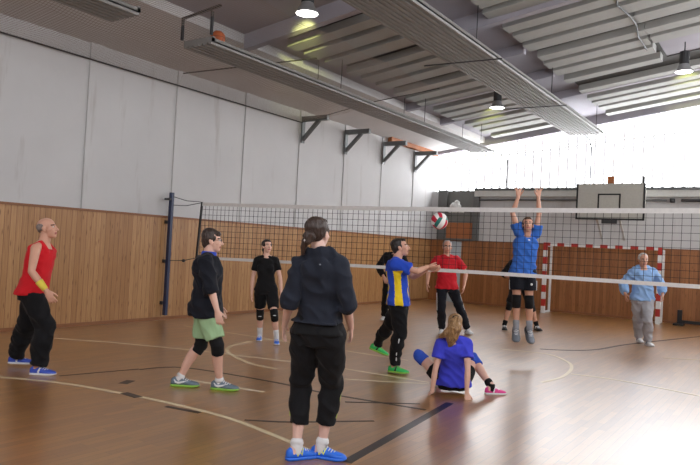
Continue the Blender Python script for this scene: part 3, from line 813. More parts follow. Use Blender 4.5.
        for seg_l, r, aa in ((.036, .012, a), (.03, .0105, a * .75), (.024, .0085, a * .45)):
            d = (dr * math.cos(aa) + th * math.sin(aa) + pn * (.18 + .35 * curl)).normalized(); p = p + d * (seg_l * s); pts.append(p); rr.append(r * s)
        tube(bm, pts, rr, 8)
    def body(self):
        s = self.s; bm = bmesh.new()
        self.torso(bm); self.bust(bm, 0)
        for k, sg in (('L', -1), ('R', 1)):
            P, Rr, _ = self.leg_pts(k, 2.0); tube(bm, P, Rr, 16)
            tube(bm, [self.pel + self.spd * .03 + self.rp * (sg * .06 * s), self.hip[k], self.hip[k].lerp(self.knee[k], .25)], [.085 * s, .087 * s, .081 * s], 14)
            P, Rr, _ = self.arm_pts(k, 2.0); tube(bm, P, Rr, 14)
            blob(bm, self.shd[k], XYZ, (.054 * s * (.88 if self.fem else 1),) * 3)
            tube(bm, [self.nek + self.spd * .0 * s, self.shd[k] + self.spd * .012], [.044 * s, .040 * s], 12)
            self.hand_bm(bm, k)
            kn = self.knee[k]; blob(bm, kn, XYZ, (.053 * s,) * 3)
            fy, pt = self.foot[k]; fd, fu = self.foot_axes(k); an = self.ankle[k]
            tube(bm, [an + fu * .02, an - fu * (.045 * s) - fd * (.03 * s)], [.037 * s, .036 * s], 12)
            tube(bm, [an - fu * (.03 * s), an - fu * (.05 * s) + fd * (.08 * s), an - fu * (.062 * s) + fd * (.14 * s)], [(.034 * s, .034 * s), (.038 * s, .026 * s), (.034 * s, .016 * s)], 12, side=fd.cross(fu))
        self.head_bm(bm)
        me = solid(bm, self.vox, 3)
        for m in (SK[self.sk], m_lip, m_brow): me.materials.append(m)
        # lips and brows by place on the face
        n = len(me.polygons); ctr = np.empty(n * 3); me.polygons.foreach_get('center', ctr); ctr = ctr.reshape(-1, 3)
        q = ctr - np.array(self.hd); hs = s * (.95 if self.fem else 1)
        x, y, z = (q @ np.array(a) / hs for a in (self.hr, self.hf, self.hu))
        mi = np.zeros(n, int)
        mi[(np.abs(x) < .025) & (y > .075) & (np.abs(z + .068) < .0115)] = 1
        mi[(np.abs(np.abs(x) - .031) < .02) & (y > .06) & (np.abs(z - .027) < .006)] = 2
        me.polygons.foreach_set('material_index', mi)
        # eyes
        e = bmesh.new(); e.from_mesh(me)
        for sg in (-1, 1):
            c = self.hd + (self.hr * (sg * .031) + self.hf * .078 + self.hu * .006) * hs
            blob(e, c, (self.hr, self.hf, self.hu), (.0135 * hs, .011 * hs, .008 * hs), 10, 8, 3); blob(e, c + self.hf * (.0085 * hs), (self.hr, self.hf, self.hu), (.006 * hs, .004 * hs, .006 * hs), 8, 6, 4)
        e.to_mesh(me); e.free(); me.materials.append(m_eyew); me.materials.append(m_iris)
        shift(me, self.base)
        me.polygons.foreach_set('use_smooth', [True] * len(me.polygons))
        o = bpy.data.objects.new('person', me); COL.objects.link(o); o.location = self.base
        self.root = tag(o, self.label, 'person'); return o
    def foot_axes(self, k):
        d, p = self.foot[k]; a = math.radians(p); return (d * math.cos(a) + UP * math.sin(a)).normalized(), (UP * math.cos(a) - d * math.sin(a)).normalized()
    def part(self, name, me, mats, parent=None, label=None):
        shift(me, self.base); o = addmesh(name, me, mats, parent or self.root); 
        if label: o['label'] = label
        return o
    def partbm(self, name, bm, mats, parent=None, smooth=True):
        bmesh.ops.recalc_face_normals(bm, faces=bm.faces[:]); me = bpy.data.meshes.new(name); bm.to_mesh(me); bm.free(); return self.part(name, me, mats, parent)
    # ---- clothes
    def vest(self, mat, infl, lo, hi, name, wr=.008):
        bm = bmesh.new(); self.torso(bm, infl, lo, hi, 0, wmin=.186, dmin=.132); me = solid(bm, .0085, 5); wrinkle(me, wr, (6, 6, 9), 3); return self.part(name, me, [mat])
    def shirt(self, mat, infl=.016, hem=-.12, sleeve=.6, slack=.012, flare=.0, name='shirt', neck=.965, wr=.012, seed=1, tank=False, hood=False, collar=None, stripes=None, cuff=0):
        bm = bmesh.new(); s = self.s
        self.torso(bm, infl, hem, neck, flare, squeeze=.9 if tank else 1, wmin=.183, dmin=.128); self.bust(bm, infl)
        for k, sg in (('L', -1), ('R', 1)):
            if tank:
                c, r, f = self.spine(.86)
                tube(bm, [c + r * (sg * .105 * s) + f * .085 * s, self.nek + r * (sg * .085 * s) + self.spd * .004, c + r * (sg * .105 * s) - f * .09 * s], [.034, .032, .034], 10); continue
            blob(bm, self.shd[k], XYZ, (.054 * s * (.9 if self.fem else 1) + infl,) * 3)
            P, Rr, A = self.arm_pts(k, sleeve); Rr = [r + infl * .8 + slack * (.5 + .5 * a / max(sleeve, .01)) for r, a in zip(Rr, A)]
            if cuff: Rr[-1] -= cuff
            tube(bm, P, Rr, 16, flat1=True)
            tube(bm, [self.nek - self.spd * .016 * s, self.shd[k] + self.spd * .012], [.044 * s + infl * .9, .042 * s + infl * .9], 12)
        if hood:
            c = self.nek
            for a in range(-2, 3):
                ang = a * .55; blob(bm, c - self.fsd * (.075 * s * math.cos(ang)) + self.rs * (.09 * s * math.sin(ang)) + self.spd * (.018 * s), (self.rs, self.fsd, self.spd), (.055 * s, .045 * s, .055 * s))
            blob(bm, c - self.fsd * (.105 * s) - self.spd * (.09 * s), (self.rs, self.fsd, self.spd), (.105 * s, .04 * s, .1 * s))
            for sg in (-1, 1): tube(bm, [c - self.fsd * .05 * s + self.rs * (sg * .085 * s), c + self.fsd * .045 * s + self.rs * (sg * .075 * s) - self.spd * .03], [.035 * s, .025 * s], 10)
        me = solid(bm, .0085, 5)
        wrinkle(me, wr, (6, 6, 9), seed)
        mats = [mat]
        if stripes: mats.append(stripes[0]); self.by_angle(me, stripes[1])
        return self.part(name, me, mats)
    def by_angle(self, me, fn):
        n = len(me.polygons); c = np.empty(n * 3); me.polygons.foreach_get('center', c); c = c.reshape(-1, 3) - np.array(self.pel)
        t = c @ np.array(self.spd) / self.L; c = c - np.outer(t * self.L, np.array(self.spd))
        ang = np.degrees(np.arctan2(c @ np.array(self.rs), c @ np.array(self.fsd)))     # 0 front, 90 own right
        me.polygons.foreach_set('material_index', fn(ang, t, c).astype(int))
    def trousers(self, mat, upto=1.98, infl=.012, loose=(.015, .02, .025), top=.12, wr=.012, seed=2, name='trousers', panel=None):
        bm = bmesh.new(); s = self.s
        self.torso(bm, infl + .005, -.189, top)
        for k, sg in (('L', -1), ('R', 1)):
            P, Rr, A = self.leg_pts(k, upto)
            def lo(a):
                return loose[0] + (loose[1] - loose[0]) * a if a <= 1 else loose[1] + (loose[2] - loose[1]) * (a - 1)
            Rr = [r + infl * .6 + lo(a) for r, a in zip(Rr, A)]; tube(bm, P, Rr, 18, flat1=True)
            tube(bm, [self.pel + self.spd * .03 + self.rp * (sg * .06 * s), self.hip[k], self.hip[k].lerp(self.knee[k], .25)], [.088 * s + infl, .091 * s + infl, .085 * s + infl + loose[0] * .5], 14)
        me = solid(bm, .0085, 5); wrinkle(me, wr, (6, 6, 7), seed)
        o = self.part(name, me, [mat])
        if panel:                                  # a narrow stripe down the outer side of each leg
            for k, sg in (('L', -1), ('R', 1)):
                a0, a1, pm, w = panel[:4]; P, Rr, A = self.leg_pts(k, min(a1, upto)); b = bmesh.new(); pts = []
                for p, r, a in zip(P, Rr, A):
                    if a < a0: continue
                    lo_ = loose[0] + (loose[1] - loose[0]) * a if a <= 1 else loose[1] + (loose[2] - loose[1]) * (a - 1)
                    out = self.rp * sg * (1 if len(panel) < 5 else panel[4]) + self.fp * .15
                    pts.append(p + out.normalized() * (r + infl * .6 + lo_ - .004))
                if len(pts) > 1: tube(b, pts, [(w, .009)] * len(pts), 8, side=self.fp); self.partbm('side_stripe', b, [pm], o)
        return o
    def knee_pads(self, mat, r=.068, logo=None):
        for k in 'LR':
            bm = bmesh.new(); s = self.s; kn = self.knee[k]; a = kn.lerp(self.hip[k], .20); b = kn.lerp(self.ankle[k], .24)
            fw = (kn - (self.hip[k] + self.ankle[k]) / 2); fw = fw.normalized() if fw.length > .03 else self.fp
            tube(bm, [a, kn + fw * .008, b], [r * s * 1.02, r * s, r * s * .92], 16, flat0=True, flat1=True); blob(bm, kn + fw * (.028 * s), XYZ, (.054 * s, .054 * s, .066 * s))
            me = solid(bm, .008, 4); o = self.part('knee_pad', me, [mat])
            if logo:
                b2 = bmesh.new(); blob(b2, kn + fw * (.079 * s), (fw.cross(UP).normalized(), UP, fw), (.028, .008, .004), 8, 5); self.partbm('logo', b2, [logo], o)
    def socks(self, mat, h=.35):
        for k in 'LR':
            bm = bmesh.new(); an = self.ankle[k]; fu = self.foot_axes(k)[1]; P = [an - fu * (.04 * self.s), an + fu * .012, an.lerp(self.knee[k], h * .5), an.lerp(self.knee[k], h)]
            tube(bm, P, [.041 * self.s, .0445 * self.s, .045 * self.s, .05 * self.s], 14); self.partbm('sock', bm, [mat])
    def shoes(self, mat, sole, stripe=None, lace=None, kind='swoosh', size=1.0):
        for k, sg in (('L', -1), ('R', 1)):
            s = self.s * size * (.93 if self.fem else 1); fd, fu = self.foot_axes(k); fr = fd.cross(fu); o0 = self.ankle[k] - fu * self.ank
            def at(x, y, z): return o0 + (fr * x + fd * y + fu * z) * s
            secs = [(-.082, .014, .05), (-.077, .026, .075), (-.055, .036, .092), (-.02, .041, .098), (.015, .042, .100), (.05, .043, .084), (.09, .048, .066), (.13, .050, .056), (.165, .044, .048), (.188, .030, .040), (.199, .012, .030)]
            bm = bmesh.new(); rings = []
            for y, w, h in secs:
                w *= .96; ring = []
                for j in range(13):
                    a = PI * j / 12; ca = math.cos(a); ring.append(bm.verts.new(at(w * math.copysign(abs(ca) ** .7, ca) * (1 if j not in (0, 12) else .98), y, .02 + (h - .02) * math.sin(a) ** .8)))
                rings.append(ring)
            for a, b in zip(rings, rings[1:]):
                for j in range(12): bm.faces.new((a[j], a[j + 1], b[j + 1], b[j]))
                bm.faces.new((a[12], a[0], b[0], b[12]))
            bm.faces.new(rings[0]); bm.faces.new(rings[-1][::-1])
            sh = self.partbm('shoe', bm, [mat])
            bm = bmesh.new(); rings = []
            for y, w, h in secs:
                w = w * 1.05 + .002; tl = .012 * max(0, (y - .12) / .08) ** 2
                rings.append([bm.verts.new(at(x, y * 1.015, z)) for x, z in ((w, tl), (w * 1.02, .022), (-w * 1.02, .022), (-w, tl))])
            for a, b in zip(rings, rings[1:]):
                for j in range(4): bm.faces.new((a[j], a[(j + 1) % 4], b[(j + 1) % 4], b[j]))
            bm.faces.new(rings[0]); bm.faces.new(rings[-1][::-1]); self.partbm('sole', bm, [sole], sh, False)
            if lace:
                bm = bmesh.new()
                for y, z, w in ((.045, .089, .028), (.065, .08, .028), (.085, .071, .029), (.105, .064, .029)):
                    tube(bm, [at(-w, y, z - .012), at(0, y + .004, z + .001), at(w, y, z - .012)], .0045 * s, 6)
                self.partbm('laces', bm, [lace], sh)
            if stripe:
                bm = bmesh.new()
                for side in (-1, 1):
                    if kind == 'swoosh': pts = [(-.045, .068), (-.03, .046), (.0, .038), (.04, .048), (.085, .062)]; wd = [.003, .010, .012, .008, .003]
                    elif kind == 'letter': pts = [(-.005, .035), (.005, .075), (.03, .040), (.042, .078)]; wd = [.008] * 4
                    else: pts = [(.02, .03), (.03, .055), (.038, .078)]; wd = [.013] * 3
                    wpos = {}
                    def wx(y, z):
                        for (ya, wa, ha), (yb, wb_, hb) in zip(secs, secs[1:]):
                            if ya <= y <= yb:
                                t = (y - ya) / (yb - ya); w = wa + (wb_ - wa) * t; h = ha + (hb - ha) * t; q = min(.98, max(0, (z - .02) / (h - .02))) ** 1.25
                                a = math.asin(q); return w * .96 * math.cos(a) ** .7
                        return .03
                    tube(bm, [at(side * wx(y, z), y, z) for y, z in pts], [(w * s, .005 * s) for w in wd], 8, side=fu)
                self.partbm('side_mark', bm, [stripe], sh)
    def emblem(self, garment, pt, direction, size, mat, name='emblem'):
        me = garment.data; bvh = BVHTree.FromPolygons([v.co for v in me.vertices], [tuple(p.vertices) for p in me.polygons])
        d = Vector(direction).normalized(); loc, nrm, *_ = bvh.ray_cast(Vector(pt) - self.base - d * .6, d)
        if loc is None: return
        bm = bmesh.new(); t = UP - nrm * UP.dot(nrm); t.normalize(); blob(bm, loc + self.base, (nrm.cross(t), t, nrm), (size[0], size[1], .005), 10, 5); self.partbm(name, bm, [mat], garment)
    def hair(self, mat, kind='short', wr=.006):
        s = self.s * (.95 if self.fem else 1); c, r, f, u = self.hd, self.hr, self.hf, self.hu; A = (r, f, u)
        def at(x, y, z): return c + (r * x + f * y + u * z) * s
        bm = bmesh.new()
        def B(x, y, z, rx, ry, rz): blob(bm, at(x, y, z), A, (rx * s, ry * s, rz * s), 18, 12)
        if kind == 'bald':
            for sg in (-1, 1): B(sg * .056, -.045, .022, .024, .056, .042)
            B(0, -.075, .02, .062, .036, .06)
        else:
            k = 1.0 if kind != 'crop' else .985
            B(0, -.03, .055, .083 * k, .095 * k, .076 * k); B(0, -.05, .02, .080 * k, .072 * k, .085 * k)
            for sg in (-1, 1): B(sg * .058, -.022, .022, .027, .055, .05)
            if kind in ('short', 'full'): B(0, .045, .088, .055, .04, .026); B(0, -.075, -.03, .06, .035, .05)
            if kind == 'full':
                B(.01, .06, .075, .06, .035, .03); B(0, -.03, .085, .08, .085, .06)
                for sg in (-1, 1): B(sg * .064, -.012, .03, .022, .06, .04)
            if kind == 'tied':
                B(0, .035, .085, .06, .045, .03); B(0, -.035, .05, .088, .095, .082)
                for sg in (-1, 1): B(sg * .062, .0, .03, .022, .055, .045)
        me = solid(bm, .006, 3); wrinkle(me, wr * s, (38, 38, 14), 5)
        return self.part('hair', me, [mat])
    def tail(self, mat, pts, radii, parent, name='ponytail', wr=.012, sc=(30, 30, 8)):
        bm = bmesh.new(); tube(bm, pts, radii, 16); me = solid(bm, .007, 2); wrinkle(me, wr, sc, 9); return self.part(name, me, [mat], parent)
    def glasses(self, mat):
        s = self.s; bm = bmesh.new(); c, r, f, u = self.hd, self.hr, self.hf, self.hu
        def at(x, y, z): return c + (r * x + f * y + u * z) * s
        for sg in (-1, 1):
            tube(bm, [at(sg * .033 + .021 * math.cos(a), .099, .004 + .016 * math.sin(a)) for a in [k / 10 * 2 * PI for k in range(11)]], .002 * s, 6)
            tube(bm, [at(sg * .054, .098, .008), at(sg * .078, .06, .01), at(sg * .082, .0, .012)], .0018 * s, 6)
        tube(bm, [at(-.012, .1, .006), at(.012, .1, .006)], .003 * s, 6); return self.partbm('glasses', bm, [mat])
    def band(self, k, a0, a1, mat, extra=.006, name='wristband'):
        P0, R0, _ = self.arm_pts(k, a0); P1, R1, _ = self.arm_pts(k, a1); bm = bmesh.new(); tube(bm, [P0[-1], P1[-1]], [R0[-1] + extra, R1[-1] + extra], 14, flat0=True, flat1=True); return self.partbm(name, bm, [mat])
# ------------------------------------------------------------------ fabrics
F_black = fabric('black_cloth', (17, 17, 20)); F_navy = fabric('navy_hoodie_cloth', (31, 35, 46)); F_dnavy = fabric('dark_navy_cloth', (22, 24, 33))
F_red = fabric('red_jersey', (206, 30, 40)); F_red2 = fabric('red_tee', (196, 32, 44)); F_green = fabric('pale_green_cloth', (160, 192, 148)); F_blue = fabric('royal_blue_jersey', (40, 76, 190))
F_blue2 = fabric('violet_blue_tee', (66, 72, 208)); F_blue3 = fabric('sky_blue_tee', (56, 108, 196)); F_yel = fabric('yellow_jersey', (232, 200, 40)); F_lblue = fabric('light_blue_fleece', (140, 176, 222))
F_grey = fabric('light_grey_jogger', (170, 170, 176)); F_white = fabric('white_cloth', (225, 225, 226)); F_pad = fabric('black_pad', (20, 20, 22)); F_padb = fabric('blue_pad', (52, 86, 190)); F_under = fabric('black_under_tee', (18, 18, 20))
F_collar = fabric('blue_collar', (52, 80, 190)); F_lime = fabric('lime_piping', (208, 228, 120)); F_sgrey = fabric('grey_sock', (150, 154, 162)); F_tan = fabric('yellow_band', (230, 208, 84))
S_blue = plain('shoe_blue', (42, 112, 226), .45); S_dblue = plain('shoe_cobalt', (58, 84, 190), .5); S_white = plain('shoe_white', (226, 226, 228), .5); S_grey = plain('shoe_grey', (104, 120, 132), .5); S_green = plain('shoe_green', (48, 186, 92), .5)
S_lime = plain('shoe_lime', (140, 192, 74), .5); S_pink = plain('shoe_pink', (226, 62, 142), .5); S_black = plain('shoe_black', (28, 28, 30), .5); S_silver = plain('shoe_silver', (112, 118, 128), .4, .2); S_yel = plain('shoe_yellow', (226, 232, 90), .5)
H_dark = hairmat('hair_dark_brown', (58, 44, 38)); H_black = hairmat('hair_near_black', (38, 31, 30)); H_white = hairmat('hair_white', (196, 192, 188)); H_grey = hairmat('hair_grey', (150, 146, 142)); H_stub = hairmat('hair_grey_stubble', (118, 108, 104)); H_blond = hairmat('hair_dark_blond', (150, 116, 78)); H_brown = hairmat('hair_brown', (84, 62, 46))

def out(): return None
# 1 ---- bald man in red by the left wall
p = Person('bald man in red sleeveless shirt and black trousers standing sideways at the left edge', (31, 372), 1.76, sk='tan')
p.pose((31, 298, 0), (44, 243, 0), (47.5, 228.5, 0), 82, 86, 88,
       {'R': dict(elbow=(35, 278, -.34), wrist=(46.5, 291, -.32), palm=-HR * .2 + HF, curl=.7), 'L': dict(elbow=(36, 276, .36), wrist=(45, 290, .3), palm=-HF, curl=.7)},
       {'R': dict(floor=(37.5, 374.5), yaw=88, knee=(52, 325, -.05)), 'L': dict(floor=(15, 365.5), yaw=84, knee=(30, 328, .1))}, head_up=12)
p.body(); p.hair(H_stub, 'bald'); sh = p.shirt(F_red, .03, -.08, tank=True, flare=.012, neck=.9); p.trousers(F_black, 1.97, loose=(.03, .045, .05), top=.05, wr=.02)
p.shoes(S_dblue, S_white, S_white, S_white, 'bar'); p.band('R', 1.5, 1.93, F_tan)
# 2 ---- player in green shorts
p = Person('player with glasses in dark jacket and pale green shorts, facing right', (205, 388), 1.71, sk='fair', girth=1.1)
p.pose((206, 314, 0), (209, 254, 0), (212.4, 241, 0), 84, 84, 84,
       {'R': dict(elbow=(208, 286, -.34), wrist=(217.5, 312, -.32), palm=HF, curl=.5), 'L': dict(elbow=(210, 286, .24), wrist=(219, 306, .25), palm=-HF, curl=.5)},
       {'R': dict(floor=(219, 389.5), yaw=95, knee=(224, 343, -.3)), 'L': dict(floor=(179, 386), yaw=88, knee=(204, 343, .1))}, head_up=2)
p.body(); p.hair(H_dark, 'full'); p.glasses(S_black)
sh = p.shirt(F_dnavy, .03, -.22, 1.28, .02, .014, 'jacket', .99, .022); 
bm = bmesh.new(); tube(bm, [p.nek - p.spd * .045 * p.s, p.nek + p.spd * .05 * p.s + p.fsd * .006], [.094 * p.s, .078 * p.s], 16, flat0=True, flat1=True); p.part('collar', solid(bm, .008, 2), [F_collar])
p.trousers(F_green, .84, loose=(.022, .035, .04), top=.1, wr=.014, name='shorts'); p.knee_pads(F_pad, .074); p.socks(F_white, .05); p.shoes(S_grey, S_lime, S_white, S_white, size=1.1)
# 3 ---- woman in black
p = Person('woman in black t-shirt and shorts with black knee pads, facing the camera by the net', (267, 343), 1.66, fem=True, sk='fair', vox=.007)
p.pose((266, 293, 0), (266.3, 256, 0), (267.2, 246.5, 0), 178, 180, 150,
       {'R': dict(elbow=(251.5, 279, 0), wrist=(251.5, 294.5, -.05), curl=.4), 'L': dict(elbow=(281, 279, 0), wrist=(281.5, 294, -.05), curl=.4)},
       {'R': dict(floor=(259.5, 340), yaw=178, knee=(259, 318, -.3)), 'L': dict(floor=(276.3, 343.5), yaw=172, knee=(275, 318, -.3))}, head_up=12)
p.body(); h = p.hair(H_black, 'tied'); p.tail(H_black, [p.hd - p.hf * .09 + p.hu * .02, p.hd - p.hf * .12 - p.hu * .03, p.hd - p.hf * .11 - p.hu * .1], [.035, .04, .02], h, wr=.006)
p.shirt(F_under, .013, -.06, .62, .012, .006, neck=.945, wr=.008); p.trousers(F_black, .74, loose=(.016, .026, .03), top=.14, wr=.008, name='shorts'); p.knee_pads(F_pad, .066, F_white); p.socks(F_white, .3); p.shoes(S_blue, S_white, S_white, S_white, 'bar')
# 4 ---- foreground player from behind
p = Person('player seen from behind in dark hoodie and black three-quarter trousers, nearest to the camera', (316, 461), 1.79, fem=True, sk='pale', vox=.0055, girth=.97)
p.pose((318, 336, 0), (320, 252, 0), (318.3, 233.5, 0), 18, 16, 28,
       {'L': dict(elbow=(287, 296, -.5), wrist=(284.5, 326, .12), curl=.55, palm=HR), 'R': dict(elbow=(346, 294, -.5), wrist=(351, 328, .12), curl=.55, palm=-HR)},
       {'L': dict(floor=(296, 459), yaw=60, knee=(299, 383, .35)), 'R': dict(floor=(321, 457.5), yaw=105, knee=(336, 389, .2))}, head_up=4)
p.body(); h = p.hair(H_dark, 'tied')
q = p.hd - p.hf * .10 * p.s - p.hu * .005; p.tail(H_dark, [q, q - p.hf * .028 - p.hu * .015, q - p.hf * .04 - p.hu * .045], [.036, .052, .03], h, 'hair_bun', .008)
q2 = q - p.hf * .028 - p.hu * .035 - p.hr * .02; p.tail(H_dark, [q2, q2 - p.hu * .06 - p.hr * .03, q2 - p.hu * .11 - p.hr * .035 + p.hf * .01], [.03, .024, .012], h, 'loose_hair', .006)
bm = bmesh.new(); c = q - p.hf * .035 - p.hu * .028 - p.hr * .01; tube(bm, [c + (p.hr * math.cos(a) + p.hu * math.sin(a)) * .028 for a in [k / 12 * 2 * PI for k in range(13)]], .008, 8); blob(bm, c - p.hf * .022 - p.hu * .012, XYZ, (.014,) * 3); p.partbm('hair_tie', bm, [F_white], h)
u_ = p.vest(F_under, .014, -.03, .25, 'under_shirt')
sh = p.shirt(F_navy, .026, .13, 1.08, .016, .002, 'hoodie', .985, .024, hood=True, seed=4, cuff=.012)
p.emblem(sh, p.P(321, 264, 0), HF, (.008, .006), F_sgrey)
p.trousers(F_black, 1.62, loose=(.03, .024, .016), top=.1, wr=.018, panel=(.95, 1.5, F_lime, .006, .9)); p.socks(F_white, .06); p.shoes(S_blue, S_blue, S_yel, S_white, 'letter', 1.02)
# 5 ---- passer in blue and yellow
p = Person('player in blue and yellow striped jersey and bright green shoes passing the ball', (397, 374), 1.70, sk='tan')
p.pose((399, 302, 0), (397, 257.5, 0), (400.5, 247.5, 0), 94, 96, 96,
       {'R': dict(elbow=(414, 268, -.16), wrist=(427.5, 266.8, -.05), dir=heading(95) - UP * .12, palm=UP + HF, curl=.6), 'L': dict(elbow=(414, 272, .14), wrist=(428.5, 268.5, .05), dir=heading(92) - UP * .12, palm=UP - HF, curl=.6)},
       {'R': dict(floor=(394, 373.5), yaw=108, knee=(407, 330, -.05)), 'L': dict(floor=(372.5, 364), yaw=100, lift=.07, pitch=-18, knee=(402, 338, .25))}, head_up=14)
p.body(); p.hair(H_black, 'short')
p.shirt(F_blue, .024, -.10, .72, .02, .006, neck=.99, seed=6, wr=.014, stripes=(F_yel, lambda a, t, c: ((np.abs(a - 88) < 15) | (np.abs(a - 20) < 9) | (np.abs(a - 152) < 8) | (np.abs(a + 90) < 14)) & (t < .74)))
p.trousers(F_black, 1.96, loose=(.022, .03, .024), top=.06, wr=.018, panel=(1.1, 1.8, F_white, .008, 1)); p.shoes(S_green, S_lime, S_black, S_lime, 'bar')
# 6 ---- man in red behind the net
p = Person('grey-haired man in red t-shirt and navy track trousers behind the net', (454.5, 334.5), 1.87, sk='tan', vox=.0075)
p.pose((447, 289, 0), (447, 255.5, 0), (447.3, 247, 0), 176, 178, 182,
       {'R': dict(elbow=(430, 271, -.05), wrist=(427.3, 284, -.22), curl=.5), 'L': dict(elbow=(463, 271, -.02), wrist=(464, 286, -.12), curl=.5)},
       {'R': dict(floor=(441.5, 333), yaw=190, knee=(440, 309, -.4)), 'L': dict(floor=(467.5, 334), yaw=165, knee=(459, 308, -.4))})
p.body(); p.hair(H_grey, 'crop'); p.shirt(F_red2, .024, -.10, .8, .024, .01, neck=.99, wr=.014, seed=3); p.trousers(F_dnavy, 1.96, loose=(.016, .022, .026), top=.05, panel=(.1, 1.9, F_white, .014)); p.shoes(S_white, S_white, S_black, S_white, 'bar')
# 7 ---- hidden player behind the passer
p = Person('player in black almost hidden behind the blue and yellow player', (389.5, 323), 1.80, sk='tan', vox=.0075)
p.pose((392, 287, 0), (394.5, 253.5, 0), (397.5, 246.0, 0), 176, 176, 170,
       {'R': dict(elbow=(380.3, 267, -.05), wrist=(384, 277, -.16), curl=.8, palm=HF), 'L': dict(elbow=(409, 267, -.05), wrist=(414, 271, -.2), curl=.8, palm=HF)},
       {'R': dict(floor=(383.5, 321), yaw=195, knee=(384, 305, -.3)), 'L': dict(floor=(399, 323), yaw=170, knee=(396, 305, -.3))})
p.body(); p.hair(H_black, 'crop'); p.shirt(F_black, .02, -.10, 1.8, .014, seed=8); p.trousers(F_black, 1.96, loose=(.016, .022, .024), top=.05); p.shoes(S_white, S_white, S_black, S_white, 'bar')
# 8 ---- woman falling back on her hands
p = Person('woman with long ponytail in blue t-shirt squatting on the floor with both hands down', (454, 394), 1.68, fem=True, sk='fair', vox=.0055)
p.pose((453.5, 380, 0.08), (454.3, 340, -.08), (454.8, 324.5, -.05), 2, 2, 4,
       {'L': dict(elbow=(434.5, 371, -.12), wrist=(432, 392, -.10), dir=HF * .3 - HR * .5 - UP * .55, palm=-UP + HF * .3, curl=.2, spread=.8), 'R': dict(elbow=(467.5, 374, -.2), wrist=(466.8, 394.5, -.24), dir=-HF * .2 + HR * .12 - UP * .75, palm=-UP * .4 + HF, curl=.25, spread=.7)},
       {'L': dict(floor=(439, 386), yaw=10, knee=(421, 359, .36)), 'R': dict(floor=(491, 394), yaw=82, knee=(488, 364, .36))}, head_up=-14)
p.body(); h = p.hair(H_blond, 'tied'); q = p.hd - p.hf * .095 + p.hu * .04
p.tail(H_blond, [q, q - p.hf * .05 + p.hu * .0, q - p.hf * .075 - UP * .1 - HR * .015, q - p.hf * .04 - UP * .20 - HR * .04, q - p.hf * .02 - UP * .29 - HR * .05], [.035, .05, .072, .068, .022], h, wr=.016)
p.tail(H_blond, [q - p.hf * .06 - UP * .08 - HR * .02, q - p.hf * .05 - UP * .17 - HR * .11, q - p.hf * .0 - UP * .2 - HR * .16], [.04, .04, .015], h, 'loose_hair', .01)
bm = bmesh.new(); tube(bm, [q + (p.hr * math.cos(a) + p.hu * math.sin(a)) * .04 - p.hf * .012 for a in [k / 12 * 2 * PI for k in range(13)]], .009, 8); p.partbm('hair_tie', bm, [F_black], h)
p.shirt(F_blue2, .027, -.1, .55, .014, .004, neck=.94, wr=.014, seed=7); p.trousers(F_black, .55, loose=(.014, .02, .02), top=.1, name='shorts', wr=.01); p.knee_pads(F_padb, .076); p.socks(F_black, .16); p.shoes(S_pink, S_white, S_white, S_white, 'bar')
# 9 ---- jumper
p = Person('man in blue t-shirt jumping at the net with both arms straight up', (523, 343), 1.76, depth=10.1, sk='tan', vox=.0065)
p.pose((522, 281, 0), (527, 235, .02), (527.8, 225, -.02), 180, 180, 192,
       {'R': dict(elbow=(513.5, 213, .02), wrist=(518.3, 196.8, -.02), dir=UP - HR * .05, palm=-HF, curl=.1, spread=1.7), 'L': dict(elbow=(542, 212, .02), wrist=(538.5, 196.2, -.02), dir=UP, palm=-HF, curl=.1, spread=1.7)},
       {'R': dict(px=(516, 331.5, .05), yaw=190, knee=(514, 306, -.4), pitch=-35), 'L': dict(px=(529.5, 331.5, .05), yaw=176, knee=(528.5, 307, -.4), pitch=-42)}, head_up=14, raise_sh=(.11, .11))
p.body(); p.hair(H_brown, 'short'); sh = p.shirt(F_blue3, .022, -.08, .45, .022, .008, wr=.016, seed=5); p.emblem(sh, p.P(527.5, 240, 0), HF, (.02, .014), F_white)
sh = p.trousers(F_dnavy, .62, loose=(.025, .045, .05), top=.06, name='shorts', panel=(.05, .6, F_white, .014)); p.emblem(sh, p.P(529.5, 284, 0), HF, (.02, .02), F_white)
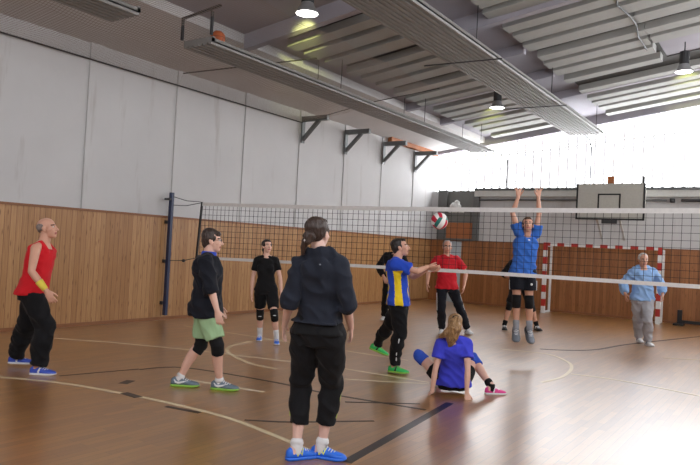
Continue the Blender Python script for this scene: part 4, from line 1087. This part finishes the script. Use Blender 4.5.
p.knee_pads(F_pad, .07); p.socks(F_sgrey, .24); p.shoes(S_silver, S_silver, S_black, S_white, size=1.15)
# 10 ---- hidden player behind the jumper
p = Person('dark-clad player almost hidden behind the jumping man in blue', (521, 330), 1.86, sk='tan', vox=.0075)
p.pose((521, 289, 0), (521, 259, -.2), (521.5, 252, -.26), 180, 180, 178,
       {'R': dict(elbow=(507.5, 268, -.1), wrist=(512, 278, -.3), curl=.6), 'L': dict(elbow=(533, 270, -.1), wrist=(530, 280, -.3), curl=.6)},
       {'R': dict(floor=(504.2, 329.5), yaw=190, knee=(506, 303, -.5)), 'L': dict(floor=(536.5, 330.5), yaw=168, knee=(535, 303, -.5))})
p.body(); p.hair(H_dark, 'crop'); p.shirt(F_black, .02, -.10, 1.3, .016, seed=9); p.trousers(F_black, .9, loose=(.02, .03, .03), top=.05, name='shorts'); p.knee_pads(F_pad, .066); p.socks(F_black, .18); p.shoes(S_black, S_black, S_white, S_white, 'bar')
# 11 ---- man in light blue hooded top
p = Person('white-haired man in light blue hooded top and light grey joggers walking at the right', (643, 345), 1.82, sk='tan', vox=.0075)
p.pose((642.3, 301, 0), (643.5, 267.5, -.02), (643.3, 260, -.06), 182, 182, 184,
       {'R': dict(elbow=(627, 284, -.02), wrist=(625.3, 294, -.12), curl=.5), 'L': dict(elbow=(660, 285, -.02), wrist=(662.5, 295, -.12), curl=.5)},
       {'R': dict(floor=(638.5, 342.5), yaw=186, knee=(637, 321, -.4)), 'L': dict(floor=(647.5, 345.5), yaw=176, knee=(648, 321, -.4))}, head_up=-6)
p.body(); p.hair(H_white, 'crop'); p.shirt(F_lblue, .03, -.10, 1.9, .024, .012, 'hooded_top', .985, .022, hood=True, seed=2, cuff=.01); p.trousers(F_grey, 1.97, loose=(.026, .036, .036), top=.05, wr=.018); p.shoes(S_white, S_white, S_grey, S_white, 'bar')

# ================================================================== LIGHT
w = bpy.data.worlds.new('world'); SC.world = w; w.use_nodes = True
bg = w.node_tree.nodes['Background']; bg.inputs[0].default_value = (.75, .82, 1, 1); bg.inputs[1].default_value = 1.0
